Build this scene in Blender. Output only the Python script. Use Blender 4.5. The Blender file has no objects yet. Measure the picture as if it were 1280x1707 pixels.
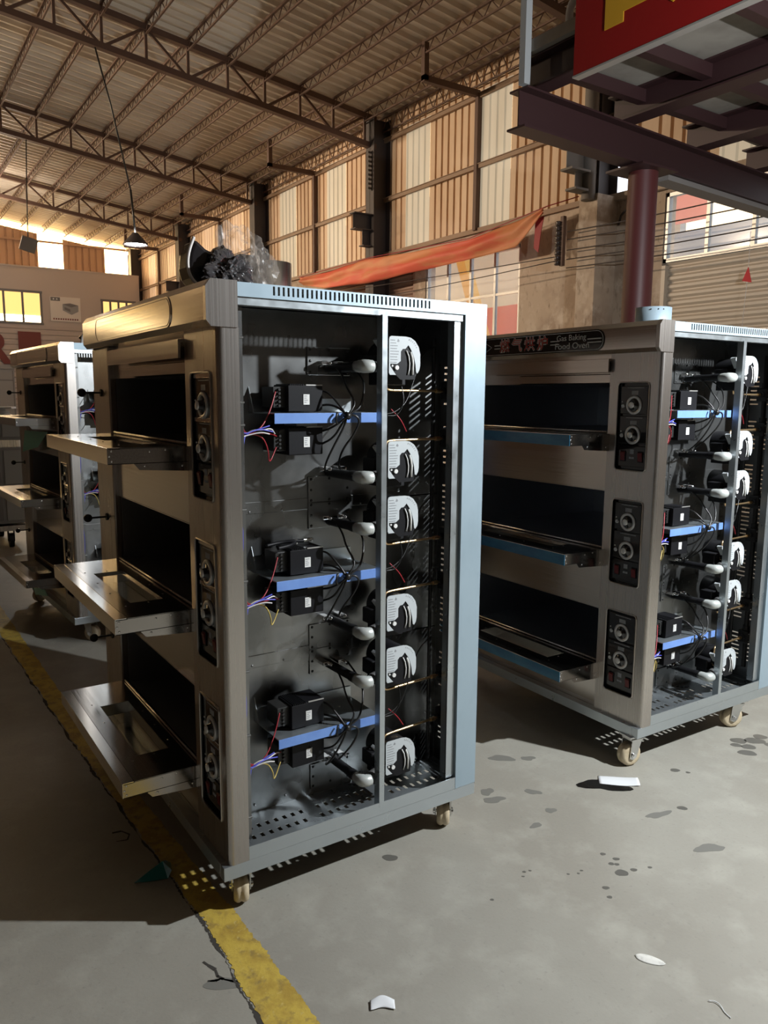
import bpy, bmesh, math, random
from mathutils import Vector, Matrix
PI=math.pi; R=math.radians
random.seed(7)
KEY=420; HALL=2600; SKY=1.0; EXPO=0.55
SC=bpy.context.scene; COL=SC.collection

# ------------------------------------------------------------------ materials
MATS={}
def mat(name,color=(.5,.5,.5),rough=.5,metal=0.,spec=.5,noise=None,bump=None,emit=None,alpha=None,trans=0,coat=0,aniso=None):
    m=bpy.data.materials.new(name); m.use_nodes=True; nt=m.node_tree; N=nt.nodes; L=nt.links
    b=N['Principled BSDF']
    b.inputs['Base Color'].default_value=(*color,1); b.inputs['Roughness'].default_value=rough
    b.inputs['Metallic'].default_value=metal; b.inputs['Specular IOR Level'].default_value=spec
    b.inputs['Coat Weight'].default_value=coat
    if trans: b.inputs['Transmission Weight'].default_value=trans
    if alpha is not None: b.inputs['Alpha'].default_value=alpha
    if emit: b.inputs['Emission Color'].default_value=(*emit[0],1); b.inputs['Emission Strength'].default_value=emit[1]
    tc=N.new('ShaderNodeTexCoord')
    def nz(scale,stretch,detail=4,rgh=.6):
        mp=N.new('ShaderNodeMapping'); mp.inputs['Scale'].default_value=stretch
        L.new(tc.outputs['Object'],mp.inputs['Vector'])
        n=N.new('ShaderNodeTexNoise'); n.inputs['Scale'].default_value=scale; n.inputs['Detail'].default_value=detail; n.inputs['Roughness'].default_value=rgh
        L.new(mp.outputs['Vector'],n.inputs['Vector']); return n
    if noise:   # list of (scale, stretch, color2, lo, hi)
        prev=None
        for (sc,st,c2,lo,hi) in noise:
            n=nz(sc,st); r=N.new('ShaderNodeMapRange'); r.inputs['From Min'].default_value=lo; r.inputs['From Max'].default_value=hi
            L.new(n.outputs['Fac'],r.inputs['Value'])
            mx=N.new('ShaderNodeMix'); mx.data_type='RGBA'
            L.new(r.outputs['Result'],mx.inputs[0])
            if prev is None: mx.inputs[6].default_value=(*color,1)
            else: L.new(prev,mx.inputs[6])
            mx.inputs[7].default_value=(*c2,1); prev=mx.outputs[2]
        L.new(prev,b.inputs['Base Color'])
    if bump:    # (scale, stretch, strength, rough_variation)
        n=nz(bump[0],bump[1],3); bp=N.new('ShaderNodeBump'); bp.inputs['Strength'].default_value=bump[2]; bp.inputs['Distance'].default_value=.002
        L.new(n.outputs['Fac'],bp.inputs['Height']); L.new(bp.outputs['Normal'],b.inputs['Normal'])
        if len(bump)>3:
            r=N.new('ShaderNodeMapRange'); r.inputs['To Min'].default_value=rough-bump[3]; r.inputs['To Max'].default_value=rough+bump[3]
            r.inputs['From Min'].default_value=.3; r.inputs['From Max'].default_value=.7
            L.new(n.outputs['Fac'],r.inputs['Value']); L.new(r.outputs['Result'],b.inputs['Roughness'])
    MATS[name]=m; return m
steel=mat('brushed_steel',(.53,.495,.465),.29,1,bump=(14,(16,16,.05),.015,.03))
steel_h=mat('brushed_steel_horizontal',(.60,.56,.52),.16,1,bump=(14,(16,.05,16),.02,.04)); door_st=mat('door_skin_steel',(.40,.375,.35),.17,1,bump=(14,(16,.05,16),.02,.04)); bright_st=mat('bright_trim_steel',(.80,.76,.71),.16,1)
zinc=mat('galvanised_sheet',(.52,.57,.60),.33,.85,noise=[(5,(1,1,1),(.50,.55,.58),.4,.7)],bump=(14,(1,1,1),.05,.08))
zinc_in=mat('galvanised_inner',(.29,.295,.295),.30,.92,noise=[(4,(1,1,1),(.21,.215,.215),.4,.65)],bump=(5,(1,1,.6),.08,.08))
film_zinc=mat('pale_blue_coated_sheet',(.36,.46,.53),.45,.35,noise=[(6,(1,1,.6),(.31,.405,.47),.45,.7)])
dark_in=mat('dark_chamber_steel',(.42,.44,.47),.34,.75)
black_pl=mat('black_plastic',(.007,.007,.009),.5,spec=.25)
black_pl2=mat('black_housing',(.012,.012,.014),.5,spec=.3)
black_gl=mat('black_gloss_panel',(.008,.008,.01),.12,coat=.5)
white_lab=mat('white_label',(.78,.78,.76),.5)
dialw=mat('white_dial_plate',(.54,.58,.60),.45)
greytxt=mat('grey_print',(.30,.31,.33),.5)
blue_film=mat('blue_film',(.15,.28,.66),.4,noise=[(8,(1,1,1),(.18,.33,.72),.4,.6)])
teal_film=mat('teal_film',(.015,.12,.24),.25,coat=.3,noise=[(12,(1,.3,1),(.03,.19,.31),.4,.65)])
green_film=mat('green_film',(.16,.72,.60),.3,alpha=.9)
brass=mat('brass_pipe',(.75,.52,.28),.3,.9)
castiron=mat('dark_valve',(.05,.05,.05),.4,.6)
chrome=mat('chrome',(.8,.8,.8),.15,1)
white_enam=mat('aluminium_elbow',(.56,.59,.57),.34,.25)
grey_cast=mat('grey_venturi',(.16,.16,.16),.5,.5)
cable_m=mat('black_cable',(.012,.012,.012),.35)
red_w=mat('red_wire',(.35,.02,.03),.4); blue_w=mat('blue_wire',(.08,.09,.55),.4); white_w=mat('white_wire',(.7,.68,.66),.4); yel_w=mat('yellow_wire',(.6,.45,.12),.4)
cream=mat('cream_wheel',(.62,.52,.36),.45,noise=[(20,(1,1,1),(.42,.32,.19),.45,.75)])
fork_m=mat('zinc_fork',(.62,.62,.60),.3,1)
glassm=mat('oven_glass',(.75,.78,.76),.03,trans=1.0)
red_sw=mat('red_rocker',(.13,.006,.008),.3)
knobm=mat('dial_ring',(.60,.60,.60),.35,.5); knob2=mat('satin_knob',(.75,.75,.74),.3,.4)
red_txt=mat('red_lettering',(.50,.035,.03),.5); pale_txt=mat('pale_lettering',(.62,.62,.62),.5)
blackball=mat('black_ball_knob',(.012,.012,.012),.3)
# building
conc=mat('concrete_floor',(.345,.330,.285),.55,noise=[(1.3,(1,1,1),(.29,.272,.232),.4,.65),(6,(1,1,1),(.385,.37,.32),.5,.75),(60,(1,1,1),(.25,.24,.21),.6,.8)],bump=(90,(1,1,1),.25,.08))
yellow=mat('yellow_paint',(.56,.40,.07),.6,noise=[(12,(1,1,1),(.42,.28,.05),.42,.6),(26,(1,1,1),(.30,.21,.06),.52,.68),(55,(1,1,1),(.60,.47,.16),.6,.75)],bump=(60,(1,1,1),.8))
stainm=mat('damp_stain',(.13,.125,.11),.35); cracked=mat('crack_dark',(.045,.04,.034),.9)
stain_l=mat('faint_stain',(.19,.185,.165),.5)
tan=mat('tan_wall_sheet',(.72,.53,.36),.55,noise=[(1.6,(1,1,.3),(.60,.41,.26),.4,.65)])
roofm=mat('roof_sheet',(.76,.68,.56),.5,noise=[(.5,(.3,1,1),(.62,.52,.40),.42,.62),(3,(.1,1,1),(.55,.45,.34),.5,.75)])
wallc=mat('stained_concrete',(.50,.40,.31),.8,noise=[(.9,(1,1,1),(.34,.255,.19),.42,.6),(3.5,(1,1,1),(.58,.49,.40),.5,.7),(12,(1,1,.4),(.22,.16,.11),.58,.75)],bump=(20,(1,1,1),.3))
rust=mat('brown_steel',(.115,.062,.042),.6); girtm=mat('girt_steel',(.30,.20,.13),.6); dksteel=mat('dark_column_paint',(.060,.048,.046),.6)
maroon=mat('maroon_steel',(.038,.015,.016),.5); maroon2=mat('red_oxide_steel',(.085,.018,.018),.5)
slab=mat('slab_underside',(.34,.31,.27),.8,noise=[(2,(1,1,1),(.24,.215,.185),.4,.65)])
shutm=mat('shutter_slats',(.56,.48,.39),.45)
office=mat('office_wall_paint',(.58,.51,.47),.6); siding=mat('pale_siding',(.56,.49,.45),.55)
redp=mat('red_sign_paint',(.24,.008,.008),.4); goldp=mat('gold_letter',(.52,.28,.02),.45); siderr=mat('faded_red_letter',(.20,.05,.045),.6)
banner_m=mat('red_banner_cloth',(.72,.13,.075),.6,noise=[(1.2,(1,.5,3),(.68,.27,.12),.45,.6)])
grey_pt=mat('grey_paint',(.34,.35,.36),.45); grey_dk=mat('dark_grey_paint',(.20,.195,.20),.5)
paperm=mat('white_paper',(.78,.80,.82),.6); papery=mat('ivory_paper',(.72,.71,.66),.6,noise=[(40,(1,1,1),(.55,.54,.5),.5,.7)])
bag_k=mat('black_bag',(.012,.010,.011),.22,coat=.3); bag_w=mat('white_bag_rim',(.7,.66,.62),.5)
bag_c=mat('clear_plastic',(.75,.66,.58),.25,alpha=.13)
bag_c2=mat('crumpled_grey_plastic',(.055,.05,.052),.14,coat=.8)
teal_sc=mat('teal_scrap',(.02,.20,.20),.10,coat=.9); corb=mat('weathered_corbel',(.17,.15,.135),.7)
alum=mat('aluminium_frame',(.5,.49,.47),.4,.6)
def lit(name,c,s,c2=None,stretch=(1,1,1),scale=2):
    m=bpy.data.materials.new(name); m.use_nodes=True; nt=m.node_tree; N=nt.nodes; L=nt.links
    b=N['Principled BSDF']; b.inputs['Base Color'].default_value=(*[min(.6,x*.6) for x in c],1); b.inputs['Roughness'].default_value=.5
    b.inputs['Emission Color'].default_value=(*c,1); b.inputs['Emission Strength'].default_value=s
    if c2:
        tc=N.new('ShaderNodeTexCoord'); mp=N.new('ShaderNodeMapping'); mp.inputs['Scale'].default_value=stretch; L.new(tc.outputs['Object'],mp.inputs['Vector'])
        n=N.new('ShaderNodeTexNoise'); n.inputs['Scale'].default_value=scale; L.new(mp.outputs['Vector'],n.inputs['Vector'])
        r=N.new('ShaderNodeMapRange'); r.inputs['From Min'].default_value=.38; r.inputs['From Max'].default_value=.62; L.new(n.outputs['Fac'],r.inputs['Value'])
        mx=N.new('ShaderNodeMix'); mx.data_type='RGBA'; mx.inputs[6].default_value=(*c,1); mx.inputs[7].default_value=(*c2,1); L.new(r.outputs['Result'],mx.inputs[0]); L.new(mx.outputs[2],b.inputs['Emission Color'])
    MATS[name]=m; return m
E_SIDE=.20; E_END=9.0
trans_side=lit('translucent_sheet',(.86,.76,.58),E_SIDE,(.72,.62,.46),(1,1,.15),3)
trans_side2=lit('translucent_sheet_warm',(.95,.66,.42),.26,(.8,.52,.3),(1,1,.15),3)
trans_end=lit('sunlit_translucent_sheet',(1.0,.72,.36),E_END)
office_lit=lit('sunlit_office_pane',(1.0,.62,.20),.9)
pane_white=lit('bright_pane',(.95,.97,1.0),1.35,(.72,.78,.9),(1,1,1),1.2)
bulb=lit('lamp_bulb',(1,1,.97),60)
pane_gl=mat('dusty_pane',(.6,.62,.62),.15,alpha=.28)

# ------------------------------------------------------------------ mesh helpers
class MB:
    def __init__(s): s.bm=bmesh.new(); s.mi=0
    def _add(s,verts,faces,smooth=False):
        vs=[s.bm.verts.new(v) for v in verts]
        out=[]
        for f in faces:
            try: fc=s.bm.faces.new([vs[i] for i in f]); fc.smooth=smooth; fc.material_index=s.mi; out.append(fc)
            except ValueError: pass
        return vs,out
    def box(s,x0,x1,y0,y1,z0,z1,bev=0,M=None):
        x0,x1=min(x0,x1),max(x0,x1); y0,y1=min(y0,y1),max(y0,y1); z0,z1=min(z0,z1),max(z0,z1)
        v=[Vector((x,y,z)) for x in(x0,x1) for y in(y0,y1) for z in(z0,z1)]
        if M is not None: v=[M@p for p in v]
        vs,fs=s._add(v,[(0,1,3,2),(4,6,7,5),(0,4,5,1),(2,3,7,6),(0,2,6,4),(1,5,7,3)])
        if bev:
            es=list({e for f in fs for e in f.edges})
            bmesh.ops.bevel(s.bm,geom=es,offset=bev,segments=2,affect='EDGES',profile=.5)
        return s
    def prism(s,pts,axis,a,b,M=None):
        # pts: 2-D outline; axis: extrusion axis; outline in the two other axes (order kept)
        def mk(p,w):
            if axis=='x': v=Vector((w,p[0],p[1]))
            elif axis=='y': v=Vector((p[0],w,p[1]))
            else: v=Vector((p[0],p[1],w))
            return M@v if M is not None else v
        n=len(pts); v=[mk(p,a) for p in pts]+[mk(p,b) for p in pts]
        s._add(v,[tuple(range(n)),tuple(range(2*n-1,n-1,-1))]+[(i,i+n,(i+1)%n+n,(i+1)%n) for i in range(n)])
        return s
    def cyl(s,p0,p1,r0,r1=None,n=20,caps=True):
        r1=r0 if r1 is None else r1
        p0,p1=Vector(p0),Vector(p1); d=(p1-p0).normalized()
        a=d.orthogonal().normalized(); b=d.cross(a)
        v=[];
        for p,r in((p0,r0),(p1,r1)):
            for i in range(n):
                t=2*PI*i/n; v.append(p+a*(r*math.cos(t))+b*(r*math.sin(t)))
        s._add(v,[(i,(i+1)%n,(i+1)%n+n,i+n) for i in range(n)],True)
        if caps:
            s._add(v[:n],[tuple(range(n-1,-1,-1))]); s._add(v[n:],[tuple(range(n))])
        return s
    def lathe(s,prof,origin,axis,n=28):
        o=Vector(origin); d=Vector(axis).normalized(); a=d.orthogonal().normalized(); b=d.cross(a); v=[]
        for r,h in prof:
            for i in range(n):
                t=2*PI*i/n; v.append(o+d*h+a*(r*math.cos(t))+b*(r*math.sin(t)))
        f=[(j*n+i,j*n+(i+1)%n,(j+1)*n+(i+1)%n,(j+1)*n+i) for j in range(len(prof)-1) for i in range(n)]
        s._add(v,f,True); return s
    def tube(s,pts,r,n=8,smooth_iter=0):
        P=[Vector(p) for p in pts]
        for _ in range(smooth_iter):
            Q=[P[0]]
            for i in range(len(P)-1): Q+= [P[i]*.75+P[i+1]*.25, P[i]*.25+P[i+1]*.75]
            P=Q+[P[-1]]
        v=[]; a=None
        for i,p in enumerate(P):
            d=(P[min(i+1,len(P)-1)]-P[max(i-1,0)]).normalized()
            if a is None: a=d.orthogonal().normalized()
            else: a=(a-d*a.dot(d)).normalized()
            b=d.cross(a); rr=r if not isinstance(r,(list,tuple)) else r[min(len(r)-1,int(round(i*(len(r)-1)/max(1,len(P)-1))))]
            v+=[p+a*(rr*math.cos(2*PI*k/n))+b*(rr*math.sin(2*PI*k/n)) for k in range(n)]
        m=len(P)
        f=[(j*n+k,j*n+(k+1)%n,(j+1)*n+(k+1)%n,(j+1)*n+k) for j in range(m-1) for k in range(n)]
        f+=[tuple(range(n-1,-1,-1)),tuple((m-1)*n+k for k in range(n))]
        s._add(v,f,True); return s
    def sphere(s,c,r,n=16,sc=(1,1,1)):
        m=Matrix.Translation(c)@Matrix.Diagonal((r*sc[0],r*sc[1],r*sc[2],1))
        g=bmesh.ops.create_uvsphere(s.bm,u_segments=n,v_segments=max(6,n//2),radius=1,matrix=m)
        for vv in g['verts']:
            for f in vv.link_faces: f.smooth=True; f.material_index=s.mi
        return s
    def sheet(s,u0,u1,v0,v1,holes,t,fn):
        # rectangular plate with rectangular holes (u0,u1,v0,v1); fn(u,v,w)->xyz, w in 0..t
        us=sorted({round(x,5) for x in [u0,u1]+[h[0] for h in holes]+[h[1] for h in holes] if u0-1e-6<=x<=u1+1e-6})
        vs=sorted({round(x,5) for x in [v0,v1]+[h[2] for h in holes]+[h[3] for h in holes] if v0-1e-6<=x<=v1+1e-6})
        idx={}; V=[]
        def vid(i,j,k):
            if (i,j,k) not in idx: idx[(i,j,k)]=len(V); V.append(Vector(fn(us[i],vs[j],k*t)))
            return idx[(i,j,k)]
        nu,nv=len(us)-1,len(vs)-1; F=[]
        solid=[[True]*nv for _ in range(nu)]
        for i in range(nu):
            cu=(us[i]+us[i+1])/2
            for j in range(nv):
                cv=(vs[j]+vs[j+1])/2
                for h in holes:
                    if h[0]<cu<h[1] and h[2]<cv<h[3]: solid[i][j]=False; break
        ok=lambda i,j: 0<=i<nu and 0<=j<nv and solid[i][j]
        for i in range(nu):
            for j in range(nv):
                if not solid[i][j]: continue
                F.append((vid(i,j,0),vid(i,j+1,0),vid(i+1,j+1,0),vid(i+1,j,0)))
                F.append((vid(i,j,1),vid(i+1,j,1),vid(i+1,j+1,1),vid(i,j+1,1)))
                if not ok(i-1,j): F.append((vid(i,j,0),vid(i,j,1),vid(i,j+1,1),vid(i,j+1,0)))
                if not ok(i+1,j): F.append((vid(i+1,j,0),vid(i+1,j+1,0),vid(i+1,j+1,1),vid(i+1,j,1)))
                if not ok(i,j-1): F.append((vid(i,j,0),vid(i+1,j,0),vid(i+1,j,1),vid(i,j,1)))
                if not ok(i,j+1): F.append((vid(i,j+1,0),vid(i,j+1,1),vid(i+1,j+1,1),vid(i+1,j+1,0)))
        s._add(V,F); return s
    def corr(s,prof,v0,v1,fn,t=.004):
        # corrugated sheet: prof = list of (u, w); spans v0..v1; fn(u,v,w)
        n=len(prof); V=[]
        for k in (0,1):
            for v in (v0,v1):
                V+=[Vector(fn(u,v,w+k*t)) for u,w in prof]
        A=lambda k,j,i:(k*2+j)*n+i
        F=[]
        for i in range(n-1):
            F.append((A(0,0,i),A(0,1,i),A(0,1,i+1),A(0,0,i+1))); F.append((A(1,0,i),A(1,0,i+1),A(1,1,i+1),A(1,1,i)))
            F.append((A(0,0,i),A(0,0,i+1),A(1,0,i+1),A(1,0,i))); F.append((A(0,1,i),A(1,1,i),A(1,1,i+1),A(0,1,i+1)))
        s._add(V,F); return s
    def build(s,name,m,parent=None,loc=None,fix=True):
        if fix: bmesh.ops.recalc_face_normals(s.bm,faces=s.bm.faces)
        me=bpy.data.meshes.new(name); s.bm.to_mesh(me); s.bm.free()
        for mm in (m if isinstance(m,(list,tuple)) else [m]): me.materials.append(mm)
        o=bpy.data.objects.new(name,me); COL.objects.link(o)
        if parent: o.parent=parent
        if loc is not None: o.location=loc
        return o
def prof_corr(u0,u1,pitch,flat,depth):
    # trapezoid profile: flats at w=0, ribs at w=depth
    out=[]; u=u0
    sl=(pitch-flat)*.28
    while u<u1-1e-4:
        for du,w in((0,0),(flat,0),(flat+sl,depth),(pitch-sl,depth)):
            if u+du<u1: out.append((u+du,w))
        u+=pitch
    out.append((u1,0)); return out
def rrect(x0,x1,y0,y1,r,n=6,corners=(1,1,1,1)):
    # rounded rectangle outline counter-clockwise; corners order: (x1,y0),(x1,y1),(x0,y1),(x0,y0)
    pts=[]
    for (cx,cy,a0,use) in((x1-r,y0+r,-PI/2,corners[0]),(x1-r,y1-r,0,corners[1]),(x0+r,y1-r,PI/2,corners[2]),(x0+r,y0+r,PI,corners[3])):
        if use: pts+=[(cx+r*math.cos(a0+PI/2*i/n),cy+r*math.sin(a0+PI/2*i/n)) for i in range(n+1)]
        else: pts.append((cx+r*(1 if math.cos(a0+PI/4)>0 else -1),cy+r*(1 if math.sin(a0+PI/4)>0 else -1)))
    return pts
def empty(name,loc=(0,0,0),rz=0,parent=None):
    o=bpy.data.objects.new(name,None); COL.objects.link(o); o.location=loc; o.rotation_euler=(0,0,rz); o.empty_display_size=.1
    if parent: o.parent=parent
    return o
def tag(o,label=None,cat=None,group=None,kind=None):
    if label: o['label']=label
    if cat: o['category']=cat
    if group: o['group']=group
    if kind: o['kind']=kind
    return o
def thing(name,label,cat,loc=(0,0,0),rz=0,group=None): return tag(empty(name,loc,rz),label,cat,group)
def kids(o): return list(o.children)
def copy_tree(o,parent=None):
    c=o.copy(); COL.objects.link(c); c.parent=parent
    for ch in kids(o): copy_tree(ch,c)
    return c
def text_obj(name,body,size,depth,m,M,parent=None,align='CENTER',offset=0,xs=1,sp=1):
    cu=bpy.data.curves.new(name,'FONT'); cu.body=body; cu.size=size; cu.extrude=depth; cu.align_x=align; cu.align_y='CENTER'; cu.offset=offset; cu.space_character=sp
    t=bpy.data.objects.new(name+'_tmp',cu); COL.objects.link(t)
    bpy.context.view_layer.update()
    me=bpy.data.meshes.new_from_object(t.evaluated_get(bpy.context.evaluated_depsgraph_get()))
    bpy.data.objects.remove(t); bpy.data.curves.remove(cu)
    me.name=name; me.transform(M@Matrix.Diagonal((xs,1,1,1))); me.materials.clear(); me.materials.append(m)
    for p in me.polygons: p.material_index=0
    o=bpy.data.objects.new(name,me); COL.objects.link(o)
    if parent: o.parent=parent
    return o

_SM={}
def screws(pts,parent,m,r=.0035,sc=(1,1,.4),name='screw'):
    key=(m.name,r,sc)
    if key not in _SM:
        b=MB(); b.sphere((0,0,0),r,8,sc); me=bpy.data.meshes.new(name); b.bm.to_mesh(me); b.bm.free(); me.materials.append(m); _SM[key]=me
    for p in pts:
        o=bpy.data.objects.new(name,_SM[key]); COL.objects.link(o); o.parent=parent; o.location=p
# ------------------------------------------------------------------ triple-deck gas ovens
OD,OW,OH=.927,1.325,1.80
PITCH=.486
def bez(pts,it=2): return pts
def make_caster(par,x,y,ang,brake=False):
    c=empty('caster',(x,y,0),ang,par)
    w=MB(); rr=.05
    w.lathe([(.016,-.022),(.036,-.023),(.044,-.021),(.0495,-.013),(.05,-.007),(.047,-.0015),(.047,.0015),(.05,.007),(.0495,.013),(.044,.021),(.036,.023),(.016,.022)],(-.018,0,rr),(0,1,0),32)
    w.build('wheel',cream,c)
    f=MB()
    for s in(-1,1):
        f.prism([(-.036,.038),(-.018,.030),(-.002,.040),(.022,.108),(.022,.118),(-.026,.118),(-.030,.1)],'y',s*.027-.0015,s*.027+.0015)
    f.box(-.03,.03,-.03,.03,.112,.118); f.cyl((0,0,.116),(0,0,.127),.02); f.box(-.045,.045,-.035,.035,.127,.1335)
    f.build('fork',fork_m,c)
    a=MB(); a.cyl((-.018,-.036,rr),(-.018,.036,rr),.006,n=12); a.cyl((-.018,-.034,rr),(-.018,-.029,rr),.012,n=6); a.cyl((-.018,.029,rr),(-.018,.034,rr),.012,n=6)
    a.build('axle_bolt',chrome,c)
    return c
def make_control_panel(par,zc,back,ornate):
    p=MB(); p.box(.034,.037,.052,.203,zc-.178,zc+.178)
    for q in((.0195,.0345,.2035,.206,zc-.177,zc+.177),(.0195,.0345,.050,.0525,zc-.177,zc+.177),(.0195,.0345,.05,.206,zc+.1735,zc+.176),(.0195,.0345,.05,.206,zc-.176,zc-.1735)): p.box(*q)
    cp=p.build('control_panel',back,par)
    yc=.128
    for dz in(.104,-.014):
        b=MB(); b.box(.024,.034,yc-.066,yc+.066,zc+dz-.054,zc+dz+.056,.002); b.build('thermostat_module',black_gl,cp)
        d=MB(); d.box(.0235,.0245,yc-.018,yc+.014,zc+dz+.022,zc+dz+.038); d.box(.0235,.0245,yc-.045,yc+.035,zc+dz+.048,zc+dz+.051)
        d.build('display_window',greytxt,cp)
        k=MB(); k.lathe([(.037,0),(.0375,.004),(.034,.0065),(.027,.006),(.026,.003)],(.024,yc-.002,zc+dz-.018),(-1,0,0),36); k.build('dial_ring',knobm,cp)
        k=MB(); k.lathe([(.026,.002),(.024,.005),(.014,.006),(.013,.017),(.011,.019),(.0001,.019)],(.024,yc-.002,zc+dz-.018),(-1,0,0),28); k.build('dial_face',black_gl,cp)
        k=MB(); k.lathe([(.0125,.012),(.0125,.020),(.010,.0215),(.0001,.0215)],(.024,yc-.002,zc+dz-.018),(-1,0,0),20); k.box(.0015,.003,yc-.004,yc,zc+dz-.029,zc+dz-.008); k.build('dial_knob',knob2,cp)
        i=MB(); i.lathe([(.008,0),(.008,.003),(.005,.004),(.004,.002),(.0001,.002)],(.024,yc+.053,zc+dz-.022),(-1,0,0),16); i.build('indicator',knobm,cp)
        i=MB(); i.sphere((.0235,yc+.058,zc+dz-.005),.003,8); i.build('pilot_dot',white_lab,cp)
    if ornate:
        for a,c in((.160,.173),(.040,.052)):
            b=MB(); b.box(.0225,.034,.060,.196,zc+a,zc+c,.001); b.build('steel_band',bright_st,cp)
    b=MB(); b.box(.026,.034,yc-.066,yc+.066,zc-.160,zc-.076,.002); b.build('switch_plate',black_gl,cp)
    for yy in(.042,-.044):
        s=MB(); s.box(.0225,.0262,yc+yy-.013,yc+yy+.013,zc-.140,zc-.096,.002); s.build('rocker_switch_frame',black_pl,cp)
        s=MB(); s.prism([(.0225,zc-.136),(.0225,zc-.100),(.018,zc-.104),(.0205,zc-.120)],'y',yc+yy-.010,yc+yy+.010); s.build('rocker_switch',red_sw,cp)
    s=MB(); s.box(.0253,.0262,yc-.010,yc+.009,zc-.108,zc-.090); s.box(.0253,.0262,yc-.012,yc-.001,zc-.128,zc-.120); s.box(.0253,.0262,yc+.001,yc+.012,zc-.128,zc-.120); s.build('printed_marks',greytxt,cp)
    rim=MB(); o=rrect(.051,.205,zc-.175,zc+.175,.014,5); rim.tube([(.0165,a,b) for a,b in o]+[(.0165,*o[0])],.0028,6); rim.build('recess_rim',steel,cp)
    return cp
def make_door(par,zt,film,deep,cavity):
    x0,x1,y0,y1=-.21,.028,.238,1.082; th=.045
    hx0,hx1,hy0,hy1=-.122,-.022,.40,.86
    d=MB()
    d.sheet(x0+.034,x1,y0,y1,[(hx0,hx1,hy0,hy1)],.0025,lambda u,v,w:(u,v,zt-.0025+w))           # top skin
    d.box(x0+.002,x0+.034,y0,y1,zt-.0035,zt-.001,0)
    d.sheet(x0,x1,y0,y1,[(hx0,hx1,hy0,hy1)],.002,lambda u,v,w:(u,v,zt-th+w))                     # lower skin
    for yy in(y0,y1-.002):                                                                      # side cheeks with the deeper hinge part
        d.prism([(x0,zt-.001),(x0,zt-th),(x0+.07,zt-th),(x0+.085,zt-th-.018),(x1-.02,zt-th-.026),(x1,zt-th-.026),(x1,zt-.001)],'y',yy,yy+.002)
    d.box(x1-.002,x1,y0,y1,zt-th,zt)
    for(a,b,c,e) in((hx0-.002,hx0,hy0,hy1),(hx1,hx1+.002,hy0,hy1),(hx0,hx1,hy0-.002,hy0),(hx0,hx1,hy1,hy1+.002)): d.box(a,b,c,e,zt-th,zt-.001)
    do=d.build('oven_door',door_st,par)
    e=MB(); e.box(x0-.0015,x0+.001,y0,y1,zt-th,zt,.0006); e.build('outer_edge',teal_film if film else bright_st,do)
    if film: tag(do.children[0],'outer edge covered in blue protective film')
    t=MB(); t.box(x0-.0015,x0+.0315,y0,y1,zt-.0015,zt+.0012,.0004); t.build('trim_strip',bright_st,do)
    g=MB(); gz=zt-.007 if not deep else zt-th+.004
    g.box(hx0,hx1,hy0,hy1,gz-.004,gz); g.build('glass_window',glassm,do)
    screws([(hx0-.022,yy,zt) for yy in(hy0-.03,(hy0+hy1)/2-.08,(hy0+hy1)/2+.08,hy1+.03)]+[((hx0+hx1)/2,yy,zt) for yy in(hy0-.016,hy1+.016)]+[(hx1+.018,yy,zt) for yy in(hy0+.06,hy0+.2,hy1-.12)],do,chrome)
    screws([(xx,y0,zt+zz) for xx,zz in((x0+.01,-.008),(x0+.004,-.022),(x0+.01,-.036),(x0+.115,-.012),(x0+.16,-.008),(x0+.1,-.052),(x1-.03,-.055))],do,chrome,.0032,(1,.4,1))
    h=MB(); h.tube([(x1-.004,y0+.02,zt+.006),(x1-.004,y1-.02,zt+.006)],.004,8); h.build('hinge_rod',steel,do)
    return do
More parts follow.
